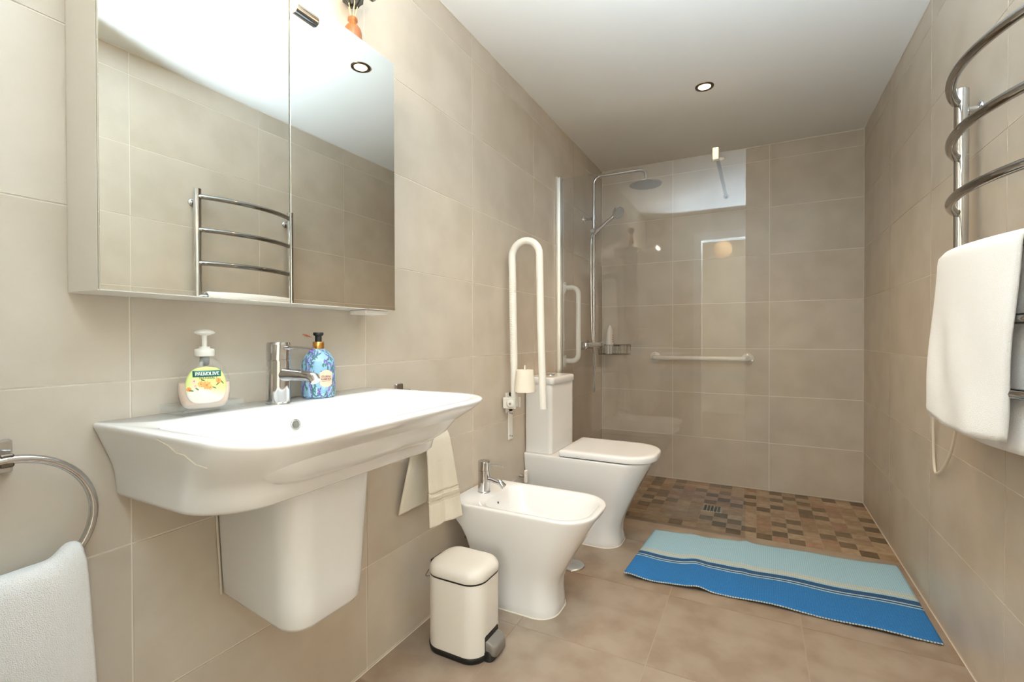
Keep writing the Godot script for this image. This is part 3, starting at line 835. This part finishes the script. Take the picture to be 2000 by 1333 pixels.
func smooth_path(p: Array, sub: int) -> Array:
	var out := []
	for i in p.size() - 1:
		var a: Vector3 = p[maxi(i - 1, 0)]
		var b: Vector3 = p[i]
		var c: Vector3 = p[i + 1]
		var d: Vector3 = p[mini(i + 2, p.size() - 1)]
		for k in sub:
			out.append(b.cubic_interpolate(c, a, d, float(k) / sub))
	out.append(p[p.size() - 1])
	return out
func grab_bar(a: Vector3, b: Vector3, out: Vector3, reach: float, label: String) -> void:
	var t := thing("grab_bar", label, "grab bar", a)
	var e := b - a
	var d := e.normalized()
	var path := [out * 0.002]
	var r := 0.042
	var n := 8
	var o := out * (reach - r) + d * r
	for k in n + 1:
		var q := PI / 2 * k / n
		path.append(o - d * r * cos(q) + out * r * sin(q))
	o = e + out * (reach - r) - d * r
	for k in n + 1:
		var q := PI / 2 * k / n
		path.append(o + out * r * cos(q) + d * r * sin(q))
	path.append(e + out * 0.002)
	part("tube", MB.new().tube(path, 0.0155, 18), M.rail_white, t)
	for p in [Vector3.ZERO, e]:
		var fl := part("flange", MB.new().lathe(p + out * 0.0005, [[0.037, 0], [0.037, 0.004], [0.034, 0.007], [0.018, 0.009], [0.0165, 0.012]], out, 28), M.rail_white, t)
		var side := d.cross(out)
		for k in 3:
			var q := TAU * k / 3.0 + 0.4
			part("screw", MB.new().lathe(p + out * 0.007 + (d * cos(q) + side * sin(q)) * 0.027, [[0.0042, 0], [0.003, 0.002]], out, 10), M.steel, fl)

# ------------------------------------------------------------------ towel radiator
func bow(z: float) -> float:        # distance of a bar's middle line from the wall
	var q := clampf((z + 1.6925) / 0.2475, -1, 1)
	return 0.047 + 0.062 * (1.0 - q * q)
func towel_radiator() -> void:
	var t := thing("towel_radiator", "chrome ladder towel radiator with bowed bars on the wall", "towel rail", Vector3(W, 0.72, -1.6925))
	var top := 0.965
	for z in [-0.2475, 0.2475]:
		part("upright", MB.new().tube([Vector3(-0.042, 0.0, z), Vector3(-0.042, top, z)], 0.0165, 20), M.chrome, t)
		for y in [0.1, top - 0.06]:
			part("wall_mount", MB.new().tube([Vector3(-0.001, y, z), Vector3(-0.03, y, z)], 0.009, 12).lathe(Vector3(-0.0005, y, z), [[0.02, 0], [0.02, 0.005], [0.01, 0.008]], Vector3.LEFT, 20), M.chrome, t)
	for y in [1.648, 1.493, 1.337, 1.18, 1.022, 0.865]:
		var p := [Vector3(-0.044, y - 0.72, -0.2475)]
		for k in 25:
			var z := -0.2475 + 0.495 * (k + 0.5) / 25.0
			p.append(Vector3(-bow(z - 1.6925) - 0.006, y - 0.72, z))
		p.append(Vector3(-0.044, y - 0.72, 0.2475))
		part("bar", MB.new().tube(p, 0.0115, 16), M.dusk_chrome, t)
	# towel over the fourth bar
	var f := func(s: float, tt: float) -> Vector3:
		var z := lerpf(-1.918, -1.468, tt)
		var b := bow(z) + 0.006
		var top_y := 1.18
		var r := 0.021
		var wav := sin(z * 26.0 + 1.0) * 0.5 + sin(z * 47.0) * 0.3 + 0.45 * sin(z * 38.0 + s * 16.0) * (1.0 - s)
		if s < 0.46:                      # hanging front
			var q := s / 0.46
			var low := lerpf(0.788, 0.758, tt) + 0.006 * sin(tt * 7.0)
			var y := lerpf(low, top_y, q)
			var fall := 1.0 - q
			return Vector3(W - b - r - 0.012 * fall + wav * 0.013 * fall - 0.012 * fall * exp(-tt * 8.0), y, z - 0.018 * fall * fall * (1.0 - tt) - 0.05 * fall * tt)
		elif s < 0.54:                    # over the bar
			var a := PI * (s - 0.46) / 0.08
			return Vector3(W - b - cos(a) * r, top_y + sin(a) * r, z)
		var q2 := (s - 0.54) / 0.46
		var y2 := lerpf(top_y, 0.735, q2)
		var x2 := lerpf(b - r, b - 0.028, minf(1.0, q2 * 3.0))
		return Vector3(W - minf(b - r, maxf(x2, 0.0) if q2 > 0.02 else b - r) + wav * 0.003 * q2, y2, z)
	var o := part("bath_towel", MB.new().cloth(f, 66, 44, 0.0045), M.towel)
	tag(o, "white terry bath towel draped over the chrome towel radiator", "towel")
	# the radiator's cable
	var c := []
	for p in [Vector3(W - 0.016, 0.745, -2.262), Vector3(W - 0.012, 0.68, -2.285), Vector3(W - 0.008, 0.58, -2.296), Vector3(W - 0.007, 0.525, -2.287), Vector3(W - 0.008, 0.515, -2.262), Vector3(W - 0.01, 0.55, -2.19), Vector3(W - 0.014, 0.62, -2.11), Vector3(W - 0.02, 0.70, -2.045), Vector3(W - 0.03, 0.728, -1.985)]:
		c.append(p)
	var cb := part("radiator_cable", MB.new().tube(smooth_path(c, 7), 0.0042, 10), M.cable)
	tag(cb, "cream cable looping below the towel on the wall", "cable")
	var ob := thing("cable_outlet", "small white cable outlet box half hidden below the bath towel", "outlet", Vector3(W, 0.715, -2.225))
	part("box", MB.new().box(Vector3(-0.016, 0.0, -0.03), Vector3(-0.0005, 0.07, 0.03), 0.003), M.white_plastic, ob)
	part("gland", MB.new().lathe(Vector3(-0.009, 0.0, 0.012), [[0.006, 0.0], [0.005, -0.014]]), M.white_plastic, ob)

# ------------------------------------------------------------------ towel rings and hand towels
func towel_ring(at: Vector3, centre: Vector3, r: float, label: String) -> void:
	var t := thing("towel_ring", label, "towel ring", at, "")
	part("wall_plate", MB.new().box(Vector3(0.0005, -0.026, -0.017), Vector3(0.012, 0.026, 0.017), 0.003), M.chrome, t)
	part("post", MB.new().box(Vector3(0.012, -0.01, -0.008), Vector3(0.05, 0.01, 0.008), 0.002), M.dark_chrome, t)
	var p := []
	var c := centre - at
	for k in 49:
		var a := TAU * k / 48.0
		p.append(c + Vector3(0, cos(a) * r, sin(a) * r))
	part("ring", MB.new().tube(p, 0.0065, 14), M.chrome, t)
func towel_rings() -> void:
	towel_ring(Vector3(0, 0.806, -0.427), Vector3(0.045, 0.705, -0.427), 0.102, "chrome towel ring by the door with a white towel on it")
	towel_ring(Vector3(0, 0.812, -1.325), Vector3(0.045, 0.712, -1.375), 0.096, "chrome towel ring mostly hidden behind the basin rim")
	var f := func(s: float, tt: float) -> Vector3:
		var z := lerpf(-0.51, -0.33, tt)
		var dz := z + 0.427
		var ring := 0.705 - sqrt(maxf(0.0, 0.1025 * 0.1025 - dz * dz))
		var top := lerpf(ring, 0.618, 0.8) + 0.006 + 0.014 * exp(-pow((z + 0.498) / 0.016, 2.0))
		var wav := sin(z * 62.0) * 0.5 + sin(z * 117.0 + 1.0) * 0.35
		var spread := 1.0 - absf(s - 0.5) * 2.0
		var q := 1.0 - spread
		var zz := z - 0.018 * q * (1.0 - tt * 1.5)
		if s < 0.45:
			var k := 1.0 - s / 0.45
			return Vector3(0.045 + 0.017 + 0.02 * sqrt(k) + wav * 0.007 * (0.5 + k), lerpf(top, 0.22, k), zz)
		elif s < 0.55:
			var a := PI * (s - 0.45) / 0.1
			return Vector3(0.045 + cos(a) * 0.017 + wav * 0.0035, top + sin(a) * 0.014, z)
		var k2 := (s - 0.55) / 0.45
		return Vector3(0.028 - 0.008 * k2 + wav * 0.003, lerpf(top, 0.28, k2), zz)
	var o := part("hand_towel", MB.new().cloth(f, 70, 40, 0.004), M.towel)
	tag(o, "white terry hand towel hanging from the towel ring by the door", "towel")
	var g := func(s: float, tt: float) -> Vector3:
		var w := 1.0 - absf(s - 0.5) * 2.0
		var q := 1.0 - w
		var mid := -1.437 - 0.028 * q if s < 0.5 else -1.425 + 0.05 * q
		var half := lerpf(0.06, 0.094, q) if s < 0.5 else lerpf(0.055, 0.07, q)
		var z := mid + lerpf(-half, half, tt)
		var wav := sin(tt * 9.0) * 0.6 + sin(tt * 17.0 + 2.0) * 0.3
		var top := 0.655
		if s < 0.45:
			var k := 1.0 - s / 0.45
			return Vector3(0.07 + 0.02 * sqrt(k) + wav * 0.007 * k + 0.0022 * sin(clampf((k - 0.6) / 0.15, 0, 1) * PI * 10.0), lerpf(top, 0.352 + 0.022 * tt, k), z)
		elif s < 0.55:
			var a := PI * (s - 0.45) / 0.1
			return Vector3(0.052 + cos(a) * 0.018, top + sin(a) * 0.016, z)
		var k2 := (s - 0.55) / 0.45
		return Vector3(0.034 - 0.014 * k2 + wav * 0.002, lerpf(top, 0.425, k2), z)
	var o2 := part("hand_towel", MB.new().cloth(g, 170, 30, 0.004), M.ivory)
	tag(o2, "ivory hand towel hanging beneath the far end of the basin", "towel")

# ------------------------------------------------------------------ bin
func pedal_bin() -> void:
	var zc := -1.424
	var t := thing("pedal_bin", "small cream pedal bin with black base beside the bidet", "bin", Vector3(0.188, 0, zc))
	var hx := 0.101
	var hz := 0.083
	var B := []
	for e in [[0.0, -0.002], [0.001, 0.0], [0.018, 0.0025], [0.0195, 0.0015]]:
		B.append(rr(-hx - e[1], hx + e[1], -hz - e[1], hz + e[1], e[0], 0.055, 0.055))
	part("base_ring", MB.new().loft(B), M.black, t)
	var C := []
	for e in [[0.0195, 0.0], [0.03, 0.0], [0.12, 0.0], [0.234, 0.0], [0.238, -0.001]]:
		C.append(rr(-hx - e[1], hx + e[1], -hz - e[1], hz + e[1], e[0], 0.055, 0.055))
	part("body", MB.new().loft(C), M.bin, t)
	part("gasket", MB.new().loft([rr(-hx, hx, -hz, hz, 0.2375, 0.055, 0.055), rr(-hx, hx, -hz, hz, 0.2425, 0.055, 0.055)]), M.black, t)
	var L := []
	for e in [[0.2425, 0.0], [0.246, 0.0012], [0.258, 0.001], [0.266, -0.003], [0.273, -0.009], [0.278, -0.018], [0.281, -0.03], [0.2825, -0.045], [0.283, -0.06]]:
		L.append(rr(-hx - e[1], hx + e[1], -hz - e[1], hz + e[1], e[0], maxf(0.055 + e[1], 0.012), maxf(0.055 + e[1], 0.012)))
	part("lid", MB.new().loft(L), M.bin, t)
	# opening for the pedal in the front and the pedal itself
	var ho := []
	for e in [[0.0, 0.004, 0.0], [0.024, 0.006, 0.0], [0.03, 0.004, -0.003]]:
		ho.append(rr(hx - 0.05, hx + 0.018 + e[1], -0.042 - e[2], 0.042 + e[2], e[0], 0.003, 0.014))
	part("pedal_housing", MB.new().loft(ho), M.black, t)
	var pd := []
	for e in [[0.034, -0.001], [0.036, 0.001], [0.062, 0.001], [0.066, -0.001], [0.0675, -0.004]]:
		pd.append(rr(hx - 0.012, hx + 0.032 + e[1], -0.037 - e[1], 0.037 + e[1], e[0], 0.003, 0.014, -0.02))
	part("pedal", MB.new().loft(pd), M.grey_plastic, t)
	part("pedal_frame", MB.new().box(Vector3(hx - 0.03, 0.0, -0.047), Vector3(hx + 0.0035, 0.082, 0.047), 0.012), M.black, t)
	part("hinge", MB.new().box(Vector3(-hx - 0.012, 0.225, -0.03), Vector3(-hx + 0.004, 0.262, 0.03), 0.003), M.black, t)
	part("handle", MB.new().tube(smooth_path([Vector3(-hx - 0.006, 0.235, -0.045), Vector3(-hx - 0.022, 0.21, -0.04), Vector3(-hx - 0.028, 0.195, 0.0), Vector3(-hx - 0.022, 0.21, 0.04), Vector3(-hx - 0.006, 0.235, 0.045)], 5), 0.0018, 8), M.steel, t)

# ------------------------------------------------------------------ folding rail by the toilet
func fold_rail() -> void:
	var z := -2.03
	var t := thing("folding_grab_rail", "white U-shaped folding support rail raised against the wall beside the cistern", "grab rail", Vector3(0, 0.5, z))
	part("wall_plate", MB.new().box(Vector3(0.0005, 0.01, -0.083), Vector3(0.008, 0.232, -0.043), 0.002).box(Vector3(0.0005, 0.14, -0.083), Vector3(0.008, 0.232, -0.02), 0.002), M.rail_white, t)
	var hg := part("hinge", MB.new().box(Vector3(0.008, 0.165, -0.045), Vector3(0.07, 0.215, -0.032), 0.003).box(Vector3(0.008, 0.165, 0.004), Vector3(0.07, 0.215, 0.017), 0.003).box(Vector3(0.008, 0.165, -0.032), Vector3(0.014, 0.215, 0.004), 0.002), M.rail_white, t)
	part("pivot", MB.new().lathe(Vector3(0.05, 0.19, 0.017), [[0.02, 0], [0.02, 0.006], [0.012, 0.009]], Vector3(0, 0, 1), 24), M.rail_white, hg)
	part("bolt", MB.new().lathe(Vector3(0.05, 0.19, 0.026), [[0.006, 0], [0.005, 0.003]], Vector3(0, 0, 1), 12), M.steel, hg)
	for p in [[0.025, -0.073], [0.03, -0.053], [0.13, -0.073], [0.135, -0.053]]:
		part("screw", MB.new().lathe(Vector3(0.008, p[0], p[1]), [[0.004, 0], [0.003, 0.002]], Vector3.RIGHT, 10), M.grey_plastic, t)
	var path := [Vector3(0.052, 0.175, -0.014), Vector3(0.05, 0.4, -0.014), Vector3(0.042, 0.82, -0.014)]
	var cx := 0.109
	for k in range(0, 17):
		var a := PI - PI * k / 16.0
		path.append(Vector3(cx + cos(a) * 0.0675, 0.845 + sin(a) * 0.0675, -0.014))
	path.append(Vector3(0.18, 0.6, -0.014))
	path.append(Vector3(0.192, 0.172, -0.014))
	part("tube", MB.new().tube(path, 0.0165, 20), M.rail_white, t)
	var rib := MB.new()
	for k in 46:
		var y := 0.37 + 0.0085 * k
		rib.lathe(Vector3(0.052 - 0.0125 * (y - 0.175) / 0.645 * 0.8, y, -0.014), [[0.0164, 0], [0.0174, 0.0015], [0.0174, 0.0045], [0.0164, 0.006]], Vector3.UP, 18)
	part("ribbed_grip", rib, M.rail_white, t)
	var h := part("roll_holder", MB.new().tube([Vector3(0.055, 0.245, -0.014), Vector3(0.08, 0.238, 0.004), Vector3(0.116, 0.248, 0.012), Vector3(0.116, 0.362, 0.012)], 0.004, 10), M.rail_white, t)
	var r := thing("toilet_roll", "cream toilet paper roll held on the folding rail", "toilet roll", Vector3(0.116, 0.745, -2.018))
	var q := []
	for e in [[0.047, 0.0], [0.0495, 0.002], [0.0425, 0.097], [0.041, 0.1], [0.02, 0.1], [0.0195, 0.097]]:
		q.append(e)
	part("paper", MB.new().lathe(Vector3.ZERO, [[0.046, 0.0], [0.048, 0.002], [0.0385, 0.095], [0.037, 0.097], [0.019, 0.097], [0.018, 0.09]], Vector3.UP, 36, [2, 1, 3, 4, 5]), M.paper, r)

# ------------------------------------------------------------------ rug
func rug() -> void:
	var c := [Vector3(0.56, 0, -2.613), Vector3(1.552, 0, -2.69), Vector3(1.549, 0, -2.115), Vector3(0.536, 0, -2.092)]
	var f := func(s: float, t: float) -> Vector3:
		var a: Vector3 = c[0].lerp(c[1], t)
		var b: Vector3 = c[3].lerp(c[2], t)
		var p := a.lerp(b, s)
		var lift := 0.006 + 0.003 * (1.0 + sin(t * 21.0 + s * 3.0)) * (0.4 + 0.6 * s)
		lift += 0.016 * exp(-pow((t - 0.18 - 0.1 * s) / 0.035, 2.0)) * (0.35 + s * 0.25) + 0.012 * exp(-pow((t - 0.03) / 0.06, 2.0)) * s * s
		lift += 0.007 * exp(-pow((t - 0.42) / 0.02, 2.0)) * (1.0 - s)
		p.y = lift
		p.z += 0.006 * sin(t * 8.0 + 1.0) + 0.009 * exp(-pow((t - 0.05) / 0.08, 2.0)) * s
		return p
	var t := thing("bath_rug", "woven cotton rug striped aqua and blue in front of the shower", "rug", Vector3.ZERO)
	part("weave", MB.new().cloth(f, 40, 110, 0.0028), M.rug, t)
	var e := MB.new()
	for k in 118:
		var a: Vector3 = f.call(1.0, k / 118.0)
		var b: Vector3 = f.call(1.0, (k + 0.62) / 118.0)
		e.tube([a + Vector3(0, 0.0, 0.001), b + Vector3(0, 0.0, 0.001)], 0.0024, 6)
	var st := part("edge_stitching", e, M.rug_edge, t)

# ------------------------------------------------------------------ soap bottles and dish on the basin
func text(s: String, size: float, depth: float, font := "Droid Sans", bold := false) -> TextMesh:
	var tm := TextMesh.new()
	var f := SystemFont.new()
	f.font_names = PackedStringArray([font])
	f.font_weight = 700 if bold else 400
	tm.font = f
	tm.text = s
	tm.font_size = 64
	tm.pixel_size = size / 64.0
	tm.depth = depth
	return tm
func sup(hw: float, hd: float, y: float, e: float, n := 56, cx := 0.0) -> PackedVector3Array:
	var out := PackedVector3Array()
	for k in n:
		var a := TAU * k / n
		out.append(Vector3(signf(cos(a)) * pow(absf(cos(a)), e) * hw + cx, y, signf(sin(a)) * pow(absf(sin(a)), e) * hd))
	return out
func bottles() -> void:
	# dish
	var d := thing("soap_dish", "rectangular clear glass soap dish under the hand soap bottle", "soap dish", Vector3(0.045, 0.8402, -0.705))
	d.rotation.y = 0.05
	part("tray", MB.new().box(Vector3(-0.036, 0.0, -0.062), Vector3(0.036, 0.006, 0.062), 0.0015), M.clear, d)
	for e in [[Vector3(-0.036, 0.006, -0.062), Vector3(-0.031, 0.02, 0.062)], [Vector3(0.031, 0.006, -0.062), Vector3(0.036, 0.02, 0.062)], [Vector3(-0.031, 0.006, -0.062), Vector3(0.031, 0.02, -0.056)], [Vector3(-0.031, 0.006, 0.056), Vector3(0.031, 0.02, 0.062)]]:
		part("rim", MB.new().box(e[0], e[1], 0.001), M.clear, d)
	# hand soap: local +z is the front of the bottle
	var b := thing("soap_bottle", "clear pump bottle of pale pink hand soap with a flowery label", "soap bottle", Vector3(0.048, 0.8465, -0.706))
	b.rotation.y = deg_to_rad(68)
	var shape := [[0.0, 0.030, 0.017], [0.003, 0.036, 0.021], [0.012, 0.041, 0.0235], [0.03, 0.0445, 0.0245], [0.05, 0.0445, 0.0245], [0.066, 0.041, 0.0235], [0.08, 0.034, 0.0215], [0.09, 0.026, 0.019], [0.097, 0.018, 0.016], [0.1, 0.0135, 0.0135], [0.104, 0.0125, 0.0125]]
	var o := []
	for e in shape: o.append(sup(e[1], e[2], e[0], 0.82))
	part("shell", MB.new().loft(o), M.clear, b, "clear plastic bottle wall")
	var q := []
	for e in shape:
		if e[0] < 0.06: q.append(sup(e[1] - 0.0016, e[2] - 0.0016, e[0] + 0.0016, 0.82))
	part("soap", MB.new().loft(q), M.liquid, b, "pale pink liquid soap")
	part("collar", MB.new().lathe(Vector3(0, 0.103, 0), [[0.0165, 0], [0.0172, 0.001], [0.0172, 0.011], [0.0165, 0.014], [0.0095, 0.0155], [0.0095, 0.019]], Vector3.UP, 36), M.white_plastic, b)
	part("pump_stem", MB.new().lathe(Vector3(0, 0.12, 0), [[0.0055, 0], [0.0045, 0.004], [0.0048, 0.028]], Vector3.UP, 20), M.white_plastic, b)
	part("pump_head", MB.new().lathe(Vector3(0, 0.147, 0), [[0.006, -0.003], [0.0175, 0.001], [0.0182, 0.003], [0.016, 0.006], [0.008, 0.0085], [0.002, 0.0092]], Vector3.UP, 32), M.white_plastic, b)
	part("pump_housing", MB.new().lathe(Vector3(0, 0.084, 0), [[0.005, 0], [0.008, 0.003], [0.0085, 0.018]], Vector3.UP, 18), M.grey_plastic, b)
	# label: an oval sheet laid on the bottle's front
	var lm := MB.new()
	var zf := func(x: float, y: float) -> float:
		var i := 0
		while i < shape.size() - 2 and shape[i + 1][0] < y: i += 1
		var k := clampf((y - shape[i][0]) / (shape[i + 1][0] - shape[i][0]), 0, 1)
		var hw := lerpf(shape[i][1], shape[i + 1][1], k)
		var hd := lerpf(shape[i][2], shape[i + 1][2], k)
		var a := pow(clampf(1.0 - pow(absf(x) / hw, 2.0 / 0.82), 0, 1), 0.41)
		return hd * a + 0.0006
	var grid := func(s: float, t: float) -> Vector3:
		var yy := lerpf(-1, 1, s)
		var wdt := pow(maxf(0.0, 1.0 - pow(absf(yy), 2.8)), 1 / 2.8)
		var y := 0.047 + yy * 0.0365
		var x := lerpf(-1, 1, t) * maxf(wdt, 0.02) * (0.0345 - 0.005 * maxf(yy, 0.0))
		return Vector3(x, y, zf.call(x, y))
	var lab := part("label", MB.new().cloth(func(s, t): return grid.call(1.0 - s, t), 22, 22, 0.0002), M.label, b, "white oval label printed with orange blossom")
	part("name_band", MB.new().cloth(func(s, t): return Vector3(lerpf(-0.0225, 0.0245, t), lerpf(0.0635, 0.0755, s), zf.call(lerpf(-0.0225, 0.0245, t), lerpf(0.0635, 0.0755, s)) + 0.0006), 4, 14, 0.0002), M.green, lab, "dark green band with white lettering")
	var x := -0.0188
	var word := "PALMOLIVE"
	for ch in word:
		var wd := 0.0028 if ch == "I" else 0.0053 if ch == "M" else 0.0046
		var tm := part("letter", text(ch, 0.0088, 0.0004, "Droid Sans", true), M.white_ink, lab)
		tm.position = Vector3(x + wd / 2, 0.0695, zf.call(x + wd / 2, 0.0695) + 0.0013)
		tm.rotation.y = (x + wd / 2) * 9.0
		x += wd
	var t2 := part("small_print", text("NATURALS", 0.0042, 0.0003), M.ink, lab)
	t2.position = Vector3(0.003, 0.0612, zf.call(0.003, 0.0612) + 0.001)
	# lavender lotion bottle
	var n := thing("lotion_bottle", "light blue pump bottle with lavender print and peach label by the tap", "lotion bottle", Vector3(0.062, 0.84, -0.968))
	n.rotation.y = deg_to_rad(76)
	var pr := []
	for e in [[0.036, 0.0], [0.0385, 0.002], [0.0395, 0.006], [0.0395, 0.03], [0.0395, 0.06], [0.039, 0.08], [0.037, 0.09], [0.033, 0.099], [0.026, 0.108], [0.019, 0.114], [0.0165, 0.1165], [0.016, 0.118]]:
		pr.append(e)
	part("body", MB.new().lathe(Vector3.ZERO, pr, Vector3.UP, 56), M.print, n)
	part("collar", MB.new().lathe(Vector3(0, 0.117, 0), [[0.0128, 0], [0.0132, 0.001], [0.0132, 0.017], [0.012, 0.0185]], Vector3.UP, 32), M.gold, n)
	part("pump", MB.new().lathe(Vector3(0, 0.135, 0), [[0.0078, 0], [0.0078, 0.014], [0.0115, 0.0165], [0.0122, 0.019], [0.0122, 0.0225], [0.011, 0.0235]], Vector3.UP, 28, [1, 2, 1, 1, 1]), M.black, n)
	# cartouche label on the front (+z) of the bottle
	var card := func(s: float, t: float) -> Vector3:
		var yy := lerpf(-1, 1, s)
		var wd := 1.0
		if absf(yy) > 0.72: wd = lerpf(1.0, 0.28, (absf(yy) - 0.72) / 0.28)
		var a := lerpf(-1, 1, t) * wd * 0.40
		return Vector3(sin(a) * 0.0401, 0.047 + yy * 0.0205, cos(a) * 0.0401)
	var cl := part("label", MB.new().cloth(card, 20, 16, 0.0002), M.peach, n, "peach cartouche label")
	for e in [["FLORAL", 0.052, 0.0062], ["GARDEN", 0.046, 0.0062]]:
		var k := 0
		for ch in e[0]:
			var a := (k - 2.5) * 0.1
			var tm := part("letter", text(ch, e[2], 0.0003, "Droid Serif", true), M.ink, cl)
			tm.position = Vector3(sin(a) * 0.0406, e[1], cos(a) * 0.0406)
			tm.rotation.y = a
			k += 1
	part("printed_line", MB.new().cloth(func(s, t): return Vector3(sin(lerpf(-0.27, 0.27, t)) * 0.0404, lerpf(0.0405, 0.0412, s), cos(lerpf(-0.27, 0.27, t)) * 0.0404), 2, 10, 0.0001), M.ink, cl)
	# tag tied at the neck: lilac ribbon and a dried sprig
	var rb := MB.new()
	for k in 5:
		var a := TAU * k / 5.0
		rb.tube([Vector3(-0.014, 0.113, 0.004), Vector3(-0.020 + cos(a) * 0.005, 0.116 + sin(a) * 0.005, 0.007), Vector3(-0.024 + cos(a) * 0.003, 0.115 + sin(a) * 0.003, 0.008)], [0.0015, 0.0035, 0.0015], 6)
	part("ribbon", rb, M.lilac, n)

func small_things() -> void:
	# dried sprig on the wall behind the tap
	var s := thing("dried_leaf", "tiny dry orange leaf on the wall above the tap", "leaf", Vector3(0.0, 0.99, -0.985))
	part("blade", MB.new().tube([Vector3(0.003, 0.004, 0.016), Vector3(0.004, 0.001, 0.004), Vector3(0.003, -0.003, -0.012)], [0.0006, 0.0022, 0.0004], 8), M.orange, s)
	# valve by the toilet
	var v := thing("shutoff_valve", "small white shut-off valve on the wall between bidet and toilet", "valve", Vector3(0.0, 0.315, -2.195))
	part("stem", MB.new().tube([Vector3(0.001, 0, 0), Vector3(0.03, 0, 0)], 0.008, 12), M.chrome, v)
	part("handle", MB.new().box(Vector3(0.028, -0.03, -0.01), Vector3(0.042, 0.032, 0.01), 0.004), M.white_plastic, v)
	var c := thing("floor_disc", "round brushed metal disc on the floor between bidet and toilet", "floor cover", Vector3(0.312, 0, -2.075))
	part("cover", MB.new().lathe(Vector3.ZERO, [[0.056, 0.0], [0.056, 0.003], [0.05, 0.006], [0.02, 0.009], [0.004, 0.0095]], Vector3.UP, 40), M.steel, c)
	part("screw", MB.new().lathe(Vector3(0, 0.0094, 0), [[0.005, 0], [0.004, 0.002]], Vector3.UP, 14), M.steel, c)
	# robe hooks on the door wall, seen only in the glass
	for x in [0.122, 0.24]:
		var h := thing("robe_hook", "small white round robe hook next to the room corner" if x < 0.2 else "small white round robe hook next to the door frame", "hook", Vector3(x, 2.08, ZF), "robe hooks beside the door")
		part("base", MB.new().lathe(Vector3.ZERO, [[0.018, 0.0], [0.018, 0.006], [0.009, 0.01], [0.007, 0.03]], Vector3(0, 0, -1), 24), M.white_plastic, h)
		part("knob", MB.new().lathe(Vector3(0, 0, -0.03), [[0.008, 0.0], [0.016, 0.005], [0.016, 0.012], [0.006, 0.017]], Vector3(0, 0, -1), 24), M.white_plastic, h)
	var sw := thing("light_switch", "white light switch on the tiled wall beside the door", "switch", Vector3(0.314, 0.966, ZF))
	part("plate", MB.new().box(Vector3(-0.06, -0.03, -0.009), Vector3(0.06, 0.03, -0.0003), 0.002), M.white_plastic, sw)
	for k in 2:
		part("rocker", MB.new().box(Vector3(-0.052 + 0.054 * k, -0.024, -0.013), Vector3(-0.002 + 0.054 * k, 0.024, -0.009), 0.0015), M.white_plastic, sw)
